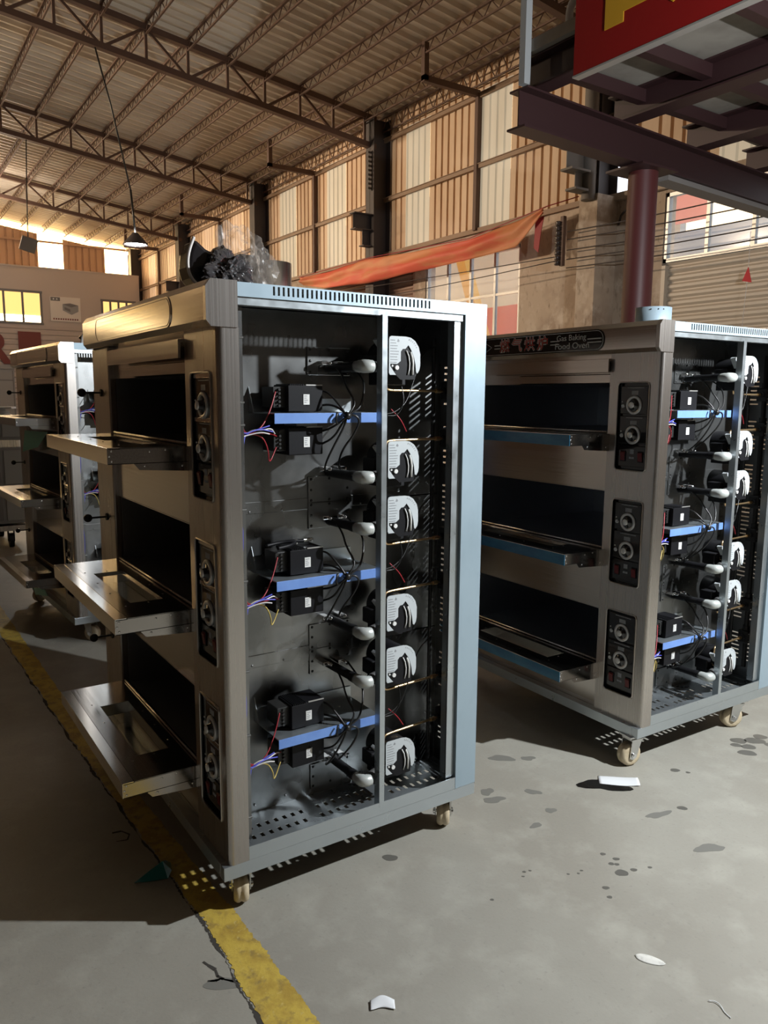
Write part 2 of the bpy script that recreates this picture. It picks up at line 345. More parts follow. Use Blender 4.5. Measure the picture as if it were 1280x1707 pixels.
def make_dial(par,z0,d):
    # combustion-air unit: dark body behind a white D-shaped dial plate
    x0,x1,zb,zt=.570,.686,z0,z0+.115; Y=.028
    f=empty('burner_air_unit',(0,0,0),0,par)
    b=MB(); b.cyl((.632,.05,zb+.055),(.632,.165,zb+.055),.052,n=32); b.cyl((.632,.036,zb+.055),(.632,.05,zb+.055),.045,n=32); b.box(.575,.655,.06,.15,zb-.03,zb+.02,.003); b.box(.548,.60,.08,.14,zb+.01,zb+.06,.004)
    b.build('housing',black_pl2,f)
    # plate outline: straight left and bottom, big round upper right, cut for the quadrant
    o=[(x0+.004,zb),(x0+.024,zb),(x0+.030,zb+.012),(x0+.008,zb+.022),(x0+.006,zb+.03),(x0+.018,zb+.034),(x0+.036,zb+.038),(x0+.042,zb+.046),(x0+.043,zb+.07),(x0+.048,zb+.077),(x0+.058,zb+.079),(x0+.071,zb+.088),(x0+.083,zb+.07),(x0+.090,zb+.05),(x0+.093,zb+.03),(x0+.094,zb+.008)]
    q=[]
    for i in range(9):
        a=-.12+(PI/2+.12)*i/8; q.append((x1-.052+.052*math.cos(a),zt-.056+.056*math.sin(a)))
    outer=[(x1,zb+.012)]+q+[(x0+.006,zt),(x0,zt-.008),(x0,zb+.006)]
    p=MB()
    # plate as strips: body left part + arc band
    p.prism([(x0,zb+.006),(x0+.004,zb),(x0+.026,zb),(x0+.014,zb+.014),(x0+.005,zb+.026),(x0+.005,zb+.033),(x0+.03,zb+.033),(x0+.043,zb+.042),(x0+.043,zb+.07),(x0+.050,zb+.078),(x0+.060,zb+.079),(x0+.071,zb+.090),(x1-.052,zt),(x0+.008,zt),(x0+.002,zt-.003),(x0,zt-.009)],'y',Y-.001,Y+.001)
    band=[(x0+.071,zb+.090),(x0+.083,zb+.074),(x0+.092,zb+.055),(x0+.098,zb+.034),(x0+.101,zb+.010)]
    oq=[(x1-.052,zt)]+[(x1-.052+.052*math.cos(a),zt-.056+.056*math.sin(a)) for a in(1.25,.9,.5,.1)]+[(x1,zb+.03),(x1-.003,zb+.016),(x1-.010,zb+.006)]
    p.prism(oq+band[::-1],'y',Y-.001,Y+.001)
    p.build('dial_plate',dialw,f)
    k=MB()
    k.prism([(x0+.007,zb+.024),(x0+.012,zb+.034),(x0+.032,zb+.034),(x0+.043,zb+.044),(x0+.043,zb+.07),(x0+.052,zb+.079),(x0+.071,zb+.091),(x0+.085,zb+.074),(x0+.093,zb+.055),(x0+.099,zb+.03),(x0+.100,zb-.012),(x0+.045,zb-.014),(x0+.018,zb+.008)],'y',Y+.002,Y+.008)
    k.build('quadrant',black_pl,f)
    a=MB(); a.tube([(x0+.064,Y,zb+.074),(x0+.072,Y-.001,zb+.058),(x0+.076,Y-.001,zb+.036),(x0+.075,Y-.001,zb+.018),(x0+.071,Y,zb+.002)],.0022,6)
    a.tube([(x0+.080,Y,zb+.070),(x0+.086,Y-.001,zb+.054),(x0+.089,Y-.001,zb+.036),(x0+.0875,Y-.001,zb+.002)],.0032,6)
    a.build('sector_rail',white_lab,f)
    s=MB(); s.cyl((x0+.029,Y-.003,zb+.022),(x0+.029,Y+.004,zb+.022),.0068,n=18); s.cyl((x0+.0125,Y-.002,zb+.027),(x0+.0125,Y+.004,zb+.027),.003,n=10); s.build('pivot_screw',white_lab,f)
    t=MB()
    for i in range(9):
        zz=zt-.012-i*.0082
        ww=[.016,.02,.023,.022,.03,.028,.024,.026,.022][i]; xx=x0+.005
        random.seed(i)
        while xx<x0+.005+ww:
            l=random.uniform(.0015,.004); t.box(xx,xx+l,Y-.0016,Y-.0008,zz-.0011,zz+.0011); xx+=l+.0016
    for i in range(6):
        a=1.35-i*.16; cx,cz=x1-.052,zt-.056
        t.tube([(cx+.047*math.cos(a),Y-.0013,cz+.051*math.sin(a)),(cx+.042*math.cos(a),Y-.0013,cz+.046*math.sin(a))],.0006,4)
    t.prism([(x0+.030,zt-.016),(x0+.036,zt-.017),(x0+.038,zt-.013),(x0+.033,zt-.008)],'y',Y-.0016,Y-.0008)
    t.build('scale_print',greytxt,f)
    w=MB(); M=Matrix.Translation((.553,.05,zb+.085 if d>0 else zb+.08))@Matrix.Rotation(R(-38),4,'Y'); w.box(-.005,.005,-.012,.012,-.026,.026,.001,M); w.build('damper_flap',dialw,f)
    return f
def make_burner(par,zp,zt_,up):
    # bracket plate on the inner wall and the venturi elbow reaching out of it
    f=empty('gas_burner',(0,0,0),0,par)
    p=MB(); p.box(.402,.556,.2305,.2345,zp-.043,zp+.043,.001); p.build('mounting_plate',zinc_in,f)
    screws([(xx,.2300,zp+zz) for xx in(.412,.478,.546) for zz in(-.034,.034)]+[(xx,.2300,zp) for xx in(.412,.546)],f,castiron,.0045,(1,.5,1))
    b=MB(); b.cyl((.478,.231,zt_-.002),(.478,.060,zt_),.0145,n=20); b.cyl((.478,.09,zt_),(.478,.055,zt_),.0165,n=20); b.build('burner_tube',black_pl2,f)
    e=MB(); e.tube([(.478,.066,zt_),(.478,.040,zt_),(.481,.026,zt_),(.490,.020,zt_),(.505,.021,zt_)],[.0165,.0185,.020,.0195,.0185],20,1); e.build('elbow',white_enam,f)
    v=MB(); v.tube([(.498,.0225,zt_),(.522,.040,zt_),(.575,.062,zt_)],.0160,18,1); v.build('mixing_tube',grey_cast,f)
    for xx in(.448,.502):
        i=MB(); i.box(xx-.012,xx+.010,.196,.2305,zt_+.008,zt_+.020,.002); i.cyl((xx+.012,.19,zt_+.012),(xx+.012,.214,zt_+.012),.006,n=12); i.sphere((xx+.012,.188,zt_+.012),.0055,8)
        i.build('igniter',chrome,f)
    return f
def make_controller(par,z0,z1,sticker_dx=0):
    b=MB(); b.box(.268,.383,.10,.195,z0,z1,.003); b.box(.268,.325,.096,.102,z0+.002,z1-.002,.001)
    for i in range(8): b.box(.274+i*.006,.2765+i*.006,.097,.19,z1-.003,z1+.0025)
    c=b.build('ignition_controller',black_pl,par)
    t=MB(); t.box(.228,.270,.115,.19,z0+.012,z1-.006,.002)
    for i in range(5): t.cyl((.246,.118,z1-.014-i*.0115),(.246,.108,z1-.014-i*.0115),.004,n=8)
    t.build('terminal_block',castiron,c)
    s=MB(); s.box(.316,.336,.0945,.0962,(z0+z1)/2-.018,(z0+z1)/2+.012); s.build('sticker',white_lab,c)
    s=MB()
    for i in range(4): s.box(.319,.319+random.uniform(.006,.013),.0940,.0947,(z0+z1)/2+.006-i*.006,(z0+z1)/2+.008-i*.006)
    s.build('sticker_print',greytxt,c)
    e=MB(); e.box(.327,.381,.0985,.1015,z1-.002,z1+.0015); e.build('lid_edge',alum,c)
    return c
def make_oven(loc,rz,label,film,name_plate,flue,casters,knobs):
    o=thing('gas_deck_oven',label,'oven',loc,rz)
    # base
    b=MB()
    b.box(0,OD,0,.03,.133,.175,.001); b.box(0,OD,OW-.03,OW,.133,.175,.001); b.box(0,.03,.03,OW-.03,.133,.175,.001); b.box(OD-.03,OD,.03,OW-.03,.133,.175,.001)
    b.box(.03,OD-.03,.236,OW-.03,.165,.172); b.box(.03,.09,.03,OW-.03,.168,.174)
    b.build('base_frame',zinc,o)
    holes=[]
    for yy,offs in((.052,.006),(.105,0),(.158,.012)):
        for x0 in(.132,.372,.640):
            for i in range(7): x=x0+offs+i*.0295; holes.append((x,x+.0115,yy-.0115,yy+.0115))
    f=MB(); f.sheet(.09,.897,.03,.236,holes,.002,lambda u,v,w:(u,v,.172+w)); f.build('compartment_floor',zinc,o)
    s=MB(); s.box(.077,OD-.088,-.0005,.003,.175,.217,.0008); s.build('sill',zinc,o)
    for (x,y,a) in casters: make_caster(o,x,y,a)
    # right-hand control pillar
    zcs=[1.395,.925,.460]
    p=MB()
    p.sheet(.014,.250,.175,1.684,[(.052,.204,z-.174,z+.174) for z in zcs],.002,lambda u,v,w:(.018+w,u,v))
    arc=[(.032-.014*math.cos(a),.014-.014*math.sin(a)) for a in[PI/2*i/6 for i in range(7)]]
    inn=[(.032-.012*math.cos(a),.014-.012*math.sin(a)) for a in[PI/2*i/6 for i in range(7)]]
    p.prism(arc+inn[::-1],'z',.175,1.684)
    p.box(.032,.078,0,.002,.175,1.684); p.box(.076,.078,.002,.022,.175,1.684); p.box(.02,.10,.248,.2505,.175,1.684)
    p.build('control_pillar',steel,o)
    for z in zcs: make_control_panel(o,z,black_gl,not name_plate)
    # far pillar, skins
    p=MB(); p.box(.018,.10,1.088,OW,.175,1.684,.006); p.build('plain_pillar',steel,o)
    p=MB(); p.box(.09,OD-.002,OW-.004,OW-.001,.175,1.765); p.box(OD-.003,OD,.236,OW,.175,1.765); p.box(.07,OD,.002,OW,1.797,1.80,.001); p.box(.075,OD,OW-.003,OW,1.763,1.798); p.box(OD-.003,OD,0,OW,1.763,1.798)
    p.build('body_shell',zinc,o)
    sl=[(.177+i*.01436,.177+i*.01436+.0062,1.7725,1.7955) for i in range(37)]
    h=MB(); h.sheet(.072,OD,1.7635,1.80,sl,.002,lambda u,v,w:(u,w-.001,v)); h.build('vent_header',film_zinc,o)
    h=MB(); h.box(.078,.838,.005,.010,1.743,1.7635); h.box(.078,.838,.008,.03,1.742,1.7445); h.build('header_lip',zinc,o)
    rs=[]
    zz=.26
    while zz<1.66:
        for i in range(7):
            z=zz+i*.0205
            for a,c in((.030,.075),(.098,.143),(.166,.211)): rs.append((a,c,z,z+.0062))
        zz+=.0205*7+.06
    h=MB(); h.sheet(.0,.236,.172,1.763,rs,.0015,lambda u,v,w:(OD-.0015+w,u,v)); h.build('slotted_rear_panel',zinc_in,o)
    h=MB(); h.box(.839,OD,-.0012,.002,.175,1.7633,.0008); h.box(.839,.841,0,.03,.175,1.763); h.build('rear_post',film_zinc,o)
    h=MB(); h.box(.803,.838,.010,.013,.217,1.743); h.box(.803,.805,.010,.04,.217,1.743); h.build('rear_post_flange',zinc,o)
    h=MB(); h.box(.527,.546,-.001,.0015,.2,1.745,.0005); h.box(.527,.529,.0,.028,.2,1.745); h.build('centre_post',zinc,o)
    # compartment inner wall
    h=MB()
    for z0,z1 in((.174,.68),(.684,1.166),(1.17,1.762)): h.box(.03,OD-.003,.2355,.238,z0,z1)
    h.box(.03,.8,.2335,.236,.660,.700,.001); h.box(.03,.8,.2335,.236,1.150,1.186,.001)
    for k in range(3):
        for x in(.11,.20,.31,.60,.75):
            h.sphere((x,.2335,.668+ (k-0)*.488 if k<2 else .2),.004,8,(1,.5,1))
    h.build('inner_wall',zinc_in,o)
    h=MB(); h.box(.080,.10,.03,.032,.22,1.74); h.box(.0205,.034,.03,.236,.175,.22)
    for z in(1.66,1.49,1.43,1.2,1.0,.74,.55,.3): h.cyl((.078,.012,z),(.094,.012,z),.0035,n=8)
    h.build('pillar_return',zinc_in,o)
    # canopy
    ch=.013
    c=MB(); c.prism([(.074,1.684),(.074,1.802),(-.012+ch*1.1,1.802),(-.012,1.802-ch*1.5),(-.012,1.684+ch*1.2),(-.012+ch,1.684)],'y',-.003,OW+.003)
    can=c.build('canopy',steel_h,o)
    e=MB(); e.prism([(.0745,1.6835),(.0745,1.8025),(-.0125+ch*1.1,1.8025),(-.0125,1.8025-ch*1.5),(-.0125,1.6835+ch*1.2),(-.0125+ch,1.6835)],'y',-.0045,.012); e.build('end_cap',steel,can)
    n=MB(); n.prism(rrect(.262,1.12,1.699,1.785,.04,8),'x',-.0145,-.0120); npl=n.build('nameplate',black_gl if name_plate else steel_h,can)
    rim=MB(); q=rrect(.268,1.114,1.7045,1.7795,.035,8); rim.tube([(-.0147,a,b) for a,b in q]+[(-.0147,*q[0])],.0011,5); rim.build('nameplate_border',pale_txt if name_plate else steel_h,can)
    if name_plate:
        # text faces -X; reading direction runs towards -Y
        def TM(y,z): return Matrix.Translation((-.0149,y,z))@Matrix(((0,0,-1,0),(-1,0,0,0),(0,1,0,0),(0,0,0,1)))
        text_obj('lettering_outline','燃气烘炉',.064,.0002,pale_txt,TM(.738,1.741)@Matrix.Translation((0,0,-.0002)),can,'CENTER',.0022,1.12,1.32)
        text_obj('lettering','燃气烘炉',.064,.0004,red_txt,TM(.738,1.741),can,'CENTER',0,1.12,1.32)
        text_obj('lettering_small','Gas Baking',.034,.0003,pale_txt,TM(.444,1.758),can,'CENTER',0,1.12)
        text_obj('lettering_small','Food Oven',.036,.0003,pale_txt,TM(.439,1.724),can,'CENTER',0,1.2)
        l=MB()
        for y0,y1 in((.276,.352),(.512,.565),(.895,.935)):
            for z in(1.734,1.748): l.box(-.0152,-.0146,y0,y1,z-.0022,z+.0022)
        l.tube([(-.0149,1.01,1.768),(-.0149,.955,1.741),(-.0149,1.01,1.714)],.0016,5)
        l.build('printed_lines',pale_txt,can)
    # front: hood lip, dividing panels, chambers, doors
    fp=MB(); fp.box(.040,.044,.2505,1.088,1.566,1.684); fp.build('front_panel',steel_h,o)
    hl=MB(); hl.prism([(.040,1.668),(-.002,1.664),(-.002,1.612),(.004,1.612),(.006,1.655),(.040,1.66)],'y',.245,1.02); hl.build('hood_lip',steel_h,o)
    hl=MB(); hl.prism([(.040,1.606),(.026,1.602),(.026,1.570),(.040,1.566)],'y',.235,.80); hl.build('drip_rail',steel_h,o)
    dz=[1.363,.880,.386]; tops=[1.566,1.125,.618]
    for k in range(3):
        zf=dz[k]-.006; zt=tops[k]; nb=tops[k+1] if k<2 else .175
        fp=MB(); fp.box(.036,.040,.2505,1.088,nb,dz[k]-.052,.001); fp.box(.036,.075,.2505,1.088,nb-.002,nb+.002); fp.build('front_panel',steel_h,o)
        c=MB(); y0,y1,x0,x1=.252,1.07,.042,.86
        c.box(x0,x1,y0,y1,zf-.003,zf); c.box(x0,x1,y0,y1,zt,zt+.003); c.box(x0,x1,y0-.003,y0,zf,zt); c.box(x0,x1,y1,y1+.003,zf,zt); c.box(x1,x1+.003,y0,y1,zf,zt)
        cc=c.build('baking_chamber',dark_in,o)
        v=MB()
        for i in range(16): v.box(.852,.857,.50+i*.03,.512+i*.03,zf+.085,zf+.125)
        v.box(.852,.857,.49,.96,zf+.078,zf+.083); v.build('flue_slots',castiron,cc)
        make_door(o,dz[k],film,k==2,cc)
        kz=1.514-PITCH*k
        r=MB(); r.cyl((.02,1.2,kz),(-.05,1.2,kz),.0038,n=10); r.cyl((.018,1.2,kz),(.012,1.2,kz),.014,n=16); rod=r.build('damper_rod',castiron,o)
        r=MB(); r.sphere((-.056,1.2,kz),.0165,18); r.build('ball_knob',blackball,rod)
    # electrics and gas train of the side compartment, deck by deck
    man=MB(); man.cyl((.868,.10,.25),(.868,.10,1.70),.011,n=14); man.cyl((.84,.16,.22),(.84,.16,1.70),.007,n=10); man.build('gas_manifold',castiron,o)
    for k in range(3):
        d=-PITCH*k
        s=MB(); s.box(.205,.563,.0585,.0605,1.430+d,1.4595+d,.0006); s.build('shelf_lip',blue_film,o)
        s=MB(); s.box(.205,.563,.0605,.2345,1.4565+d,1.4595+d); s.prism([(.2345,1.4565+d),(.2345,1.535+d),(.20,1.4565+d)],'x',.205,.207); s.box(.21,.56,.2315,.2345,1.4595+d,1.50+d); s.build('shelf_bracket',zinc,o)
        make_controller(o,1.462+d,1.540+d); make_controller(o,1.336+d,1.418+d)
        h=MB(); h.box(.30,.37,.11,.19,1.418+d,1.4565+d,.001); h.box(.25,.40,.2310,.2345,1.34+d,1.40+d); h.build('hanger_bracket',zinc,o)
        make_burner(o,1.616+d,1.596+d,True); make_burner(o,1.212+d,1.279+d-.012,False)
        make_dial(o,1.573+d,1); make_dial(o,1.258+d,-1)
        for zp,ze,sg in((1.527,1.578,1),(1.372,1.300,-1)):
            g=MB(); g.tube([(.862,.10,zp+d),(.66,.085,zp+d),(.612,.08,zp+d),(.597,.078,zp+d+.004*sg),(.592,.076,zp+d+.018*sg),(.590,.074,ze+d)],.0042,10,1)
            gp=g.build('gas_pipe',brass,o)
            n=MB(); n.cyl((.590,.074,ze+d-.012*sg),(.590,.074,ze+d+.004*sg),.0085,n=6); n.cyl((.590,.074,ze+d+.004*sg),(.590,.074,ze+d+.012*sg),.006,n=12); n.build('pipe_fitting',brass,gp); n=MB(); n.cyl((.80,.095,zp+d),(.82,.097,zp+d),.008,n=6); n.build('pipe_fitting',brass,gp)
            v=MB(); v.box(.842,.895,.075,.125,zp+d-.03,zp+d+.03,.004); v.cyl((.868,.1,zp+d+.03),(.868,.1,zp+d+.052),.016,n=16); v.cyl((.83,.1,zp+d),(.845,.1,zp+d),.012,n=12)
            vv=v.build('solenoid_valve',castiron,o)
            screws([(a,.0745,zp+d+c) for a,c in((.85,.018),(.885,.018),(.85,-.018),(.885,-.018))],vv,chrome,.004,(1,.5,1))
        # black ignition cables tied at the shelf edge
        T=(.432,.042,1.450+d)
        paths=[[(.470,.19,1.606+d),(.462,.12,1.575+d),(.452,.08,1.535+d),(.468,.05,1.49+d),(.446,.042,1.465+d),T],
               [(.523,.19,1.606+d),(.520,.10,1.570+d),(.505,.06,1.53+d),(.478,.04,1.475+d),(.450,.04,1.462+d),T],
               [(.383,.12,1.523+d),(.395,.09,1.520+d),(.412,.06,1.488+d),(.425,.045,1.462+d),T],
               [(.383,.12,1.480+d),(.398,.08,1.484+d),(.418,.05,1.470+d),T],
               [T,(.412,.045,1.433+d),(.395,.08,1.412+d),(.383,.12,1.402+d)],
               [T,(.418,.05,1.425+d),(.402,.07,1.385+d),(.383,.12,1.362+d)],
               [T,(.425,.045,1.42+d),(.396,.06,1.36+d),(.395,.10,1.315+d),(.425,.17,1.277+d),(.458,.19,1.284+d)],
               [T,(.455,.035,1.455+d),(.474,.035,1.437+d),(.455,.04,1.395+d),(.430,.06,1.355+d),(.448,.12,1.31+d),(.480,.17,1.285+d),(.512,.19,1.284+d)],
               [(.405,.05,1.460+d),(.398,.045,1.452+d),(.396,.045,1.437+d),(.404,.05,1.428+d)]]
        for pt in paths:
            m=MB(); m.tube(pt,.0032,8,2); m.build('ignition_cable',cable_m,o)
        m=MB(); m.tube([(.425,.04,1.455+d),(.44,.04,1.448+d)],.010,10); m.build('cable_tie',cable_m,o)
        # thin coloured wiring between pillar and terminals
        J=(.115,.06,1.402+d)
        for pt,mm in(([(.085,.05,1.47+d),(.10,.04,1.43+d),J,(.16,.06,1.412+d),(.205,.09,1.46+d),(.236,.115,1.52+d)],red_w),
                     ([(.085,.05,1.45+d),(.095,.045,1.41+d),J,(.17,.07,1.405+d),(.215,.1,1.40+d),(.238,.115,1.392+d)],red_w),
                     ([(.082,.05,1.44+d),(.10,.04,1.40+d),(.15,.05,1.418+d),(.20,.06,1.408+d)],blue_w),
                     ([(.085,.045,1.30+d),(.092,.04,1.36+d),J,(.15,.055,1.415+d),(.19,.06,1.425+d)],blue_w),
                     ([(.082,.05,1.23+d),(.10,.045,1.30+d),(.104,.05,1.36+d),J],blue_w),
                     ([J,(.14,.055,1.415+d),(.165,.055,1.412+d),(.20,.07,1.418+d),(.225,.10,1.40+d)],white_w),
                     ([(.10,.05,1.395+d),(.12,.055,1.40+d),(.16,.05,1.408+d),(.185,.05,1.402+d)],white_w),
                     ([J,(.165,.06,1.40+d),(.19,.07,1.36+d),(.205,.10,1.31+d),(.236,.115,1.36+d)],red_w if k<1 else yel_w)):
            m=MB(); m.tube(pt,.0020,6,2); m.build('control_wire',mm,o)
        for pt in([(.60,.06,1.47+d),(.63,.05,1.44+d),(.66,.06,1.40+d)],[(.575,.05,1.455+d),(.61,.05,1.46+d),(.66,.06,1.49+d),(.70,.08,1.56+d),(.74,.09,1.64+d),(.80,.1,1.67+d)],[(.64,.06,1.54+d),(.645,.05,1.49+d),(.62,.05,1.45+d),(.58,.05,1.45+d)]):
            m=MB(); m.tube(pt,.0018,6,2); m.build('control_wire',red_w if pt[0][0]==.60 else cable_m,o)
        m=MB(); m.tube([(.084,.03,1.20+d),(.088,.02,1.12+d),(.083,.03,1.02+d)] if k<2 else [(.084,.03,1.2+d),(.084,.03,1.19+d)],.0018,6,1); m.build('control_wire',blue_w,o)
    fl=MB(); fx,fy,fh=flue; fl.lathe([(.080,1.80),(.080,1.80+fh),(.078,1.80+fh),(.078,1.80)],(fx,fy,0),(0,0,1),48); fl.box(fx-.1,fx+.1,fy-.1,fy+.1,1.80,1.806)
    if name_plate: fl.box(fx-.30,fx-.12,fy-.28,fy-.02,1.802,1.828,.002)
    fo=fl.build('flue_collar',film_zinc if name_plate else steel,o)
    rv=MB()
    for a in(-2.6,-2.2,-1.9): rv.sphere((fx+.080*math.cos(a),fy+.080*math.sin(a),1.80+fh-.012),.003,8)
    rv.build('rivets',castiron,fo)
    if knobs: pass
    return o
STD=[(.075,.075,R(-40)),(.845,.075,R(25)),(.075,1.25,R(200)),(.845,1.25,R(150))]
ovenA=make_oven((0,0,0),0,'largest triple-deck steel oven in front, side panel off, standing over the yellow floor line',False,False,(.52,.74,.185),[(.078,.066,R(-112)),(.845,.070,R(-128)),(.075,1.25,R(200)),(.845,1.25,R(150))],True)
ovenB=make_oven((1.765,-.030,0),-.0178,'triple-deck steel oven at right with black lettered nameplate and blue film on its door edges',True,True,(.53,.465,.118),[(.035,.05,R(-7)),(.745,.05,R(-25)),(.075,1.25,R(200)),(.845,1.25,R(150))],True)
ovenC=make_oven((.20,2.83,0),.045,'farthest triple-deck steel oven, standing at left behind the largest oven and partly hidden by it',False,False,(.45,.60,.1),[(.11,.09,R(125)),(.845,.075,R(25)),(.05,1.22,R(200)),(.845,1.25,R(150))],True)
# ------------------------------------------------------------------ hall shell
WX=8.5; YE=29.3; YN=-9.0; RX=-.5; SL=.127; EZ=7.07
def roofz(x): return EZ+SL*(WX-x) if x>RX else EZ+SL*(WX-RX)-SL*(RX-x)
LX=2*RX-WX
f=MB(); f.box(LX-.5,WX+.5,YN,YE+.5,-.2,0); floor=tag(f.build('floor',conc),kind='structure')
random.seed(3)
def blob(name,m,cx,cy,rx,ry,ang=0,n=22,jit=.12,z=.0006,par=floor):
    b=MB(); pts=[]; ph=[random.uniform(0,6.28) for _ in range(4)]
    for i in range(n):
        t=2*PI*i/n; k=1+jit*(math.sin(2*t+ph[0])*.5+math.sin(3*t+ph[1])*.5+math.sin(5*t+ph[2])*.3)
        x,y=rx*k*math.cos(t),ry*k*math.sin(t); pts.append((cx+x*math.cos(ang)-y*math.sin(ang),cy+x*math.sin(ang)+y*math.cos(ang)))
    b.prism(pts,'z',.0001,z); return b.build(name,m,par)
# painted yellow line with a ragged left edge
lp=[(-.16,4.6),(-.145,3.3),(-.10,1.45),(-.055,.30),(-.045,.05),(-.058,-.40),(-.07,-1.0)]
rp=[(-.055,4.6),(-.045,3.3),(-.02,1.45),(.030,.30),(.046,.02),(.057,-.46),(.06,-1.0)]
def interp(P,n):
    out=[]
    for i in range(n):
        t=i/(n-1)*(len(P)-1); k=min(int(t),len(P)-2); u=t-k; out.append((P[k][0]*(1-u)+P[k+1][0]*u,P[k][1]*(1-u)+P[k+1][1]*u))
    return out
random.seed(11)
N=460; l=[(x+random.gauss(0,.0022)+.004*math.sin(y*9)*math.sin(y*23+1),y) for x,y in interp(lp,N)]; r=[(x+random.gauss(0,.0018)+.002*math.sin(y*31),y) for x,y in interp(rp,N)]
b=MB(); V=[(x,y,.0014) for x,y in l]+[(x,y,.0014) for x,y in r]
b._add(V,[(i,i+1,N+i+1,N+i) for i in range(N-1)]); V2=[(x,y,.0001) for x,y in l]
b._add([(x,y,.0014) for x,y in l]+V2,[(i,N+i,N+i+1,i+1) for i in range(N-1)])
tag(b.build('painted_line',yellow,floor),'worn yellow line painted on the floor')
b=MB(); cl=[]
random.seed(5)
for i,(x,y) in enumerate(interp(lp,N)):
    w=max(.0004,(.0035+.004*math.sin(y*13)*math.sin(y*29)+random.gauss(0,.0012))) * (1.0 if y<2.6 else .5); xx=x-.006+.004*math.sin(y*9)*math.sin(y*23+1)+random.gauss(0,.0012); cl.append((xx-w,xx+w,y))
V=[(a,y,.0007) for a,_,y in cl]+[(c,y,.0007) for _,c,y in cl]; b._add(V,[(i,i+1,N+i+1,N+i) for i in range(N-1)])
tag(b.build('crack',cracked,floor),'dark crack running along the yellow line')
for pts in ([(-.107,-.105),(-.100,-.125),(-.090,-.150),(-.094,-.178)],[(-.122,-.178),(-.105,-.188),(-.09,-.19)],[(-.094,-.175),(-.085,-.195),(-.06,-.222),(-.042,-.24)],[(-.148,.66),(-.118,.655),(-.10,.62),(-.115,.59),(-.15,.60)]):
    b=MB()
    for (x0,y0),(x1,y1) in zip(pts[:-1],pts[1:]):
        dx,dy=x1-x0,y1-y0; l_=math.hypot(dx,dy); nx,ny=-dy/l_,dx/l_; w0,w1=random.uniform(.002,.006),random.uniform(.001,.006)
        b.prism([(x0+nx*w0,y0+ny*w0),(x0-nx*w0,y0-ny*w0),(x1-nx*w1,y1-ny*w1),(x1+nx*w1,y1+ny*w1)],'z',.0001,.0006)
    b.build('crack',cracked,floor)
blob('worn_patch',stain_l,-.09,-.21,.05,.022,-.5)
for x,y,rx,ry,a in((1.375,.347,.05,.028,-.6),(1.469,.286,.032,.018,-.6),(1.286,.071,.035,.016,-1.0),(1.245,-.064,.022,.016,0),(1.126,-.107,.026,.013,.2),(1.137,.167,.03,.022,.6),(1.12,.108,.042,.022,-.4)): blob('shoe_mark',stain_l,x,y,rx,ry,a,jit=.25)
for x,y,q in((1.902,-.119,.016),(1.93,-.16,.008),(1.669,-.319,.015),(1.159,-.459,.018),(1.205,-.399,.009),(1.205,-.47,.009),(1.183,-.42,.007),(1.17,-.408,.008),(1.26,-.49,.006),(1.056,-.483,.009),(1.03,-.52,.007),(1.19,-.356,.008),(.581,.014,.02),(.90,-.284,.005),(.88,-.30,.004),(.92,-.29,.004),(1.01,-.37,.004),(1.04,-.385,.004),(1.06,-.38,.004),(.72,-.333,.005),(2.38,-.10,.03),(2.44,-.14,.035),(2.33,-.12,.02),(2.5,-.13,.026),(2.36,-.16,.026),(2.30,-.19,.03),(2.46,-.2,.02),(2.55,-.18,.03)):
    blob('water_spot',stainm,x,y,q*1.25,q*.9,-.7,16,.12)
blob('scuff_mark',stain_l,1.557,-.30,.05,.018,-.2,jit=.3); blob('scuff_mark',stain_l,1.52,-.53,.06,.02,-.5,jit=.3)

# right-hand wall: concrete below, tan corrugated sheeting above
holes=[(7.92,10.55,1.0,4.02),(10.9,15.2,0,4.0),(.6,5.12,0,4.25),(17.0,21.0,.5,4.0)]
b=MB(); b.sheet(YN,YE,0,4.40,holes,.24,lambda u,v,w:(WX+w,u,v)); wall_r=tag(b.build('wall_right',wallc),kind='structure')
trs=[(8.22,8.98,0),(10.46,11.24,0),(13.55,14.40,0),(15.95,16.85,0),(19.2,19.95,1),(21.4,22.3,1),(25,25.7,1),(27.2,27.9,1),(3.55,4.35,0),(5.45,6.0,2),(-.2,.7,0)]
cuts=sorted(trs); y=YN; segs=[]
for a,c,k in cuts: segs.append((y,a)); y=c
segs.append((y,YE))
b=MB()
for a,c in segs: b.corr(prof_corr(a,c,.19,.135,.05),4.36,7.30,lambda u,v,w:(WX+w,u,v))
b.build('corrugated_sheeting',tan,wall_r)
for n,(a,c,k) in enumerate(trs):
    b=MB(); z0,z1=(4.40,6.72)
    if k==2: z1=4.92
    b.corr(prof_corr(a,c,.19,.135,.03),z0,z1,lambda u,v,w:(WX-.005+w,u,v))
    tag(b.build('window_%d'%(n+1),trans_side2 if k==1 else trans_side if k==0 else pane_white),kind='structure')
    if True:
        b=MB(); b.corr(prof_corr(a,c,.19,.135,.05),z1,7.30,lambda u,v,w:(WX+w,u,v)); b.build('corrugated_sheeting',tan,wall_r)
b=MB()
for z in(5.47,6.62): b.box(WX-.07,WX-.02,YN,YE,z-.035,z+.03); b.box(WX-.09,WX-.02,YN,YE,z+.03,z+.04)
b.box(WX-.06,WX-.01,6.3,YE,4.36,4.44); b.build('girt_rail',girtm,wall_r)
b=MB(); b.box(WX-.08,WX+.05,3.3,6.2,4.30,4.40); b.build('ledge',wallc,wall_r)
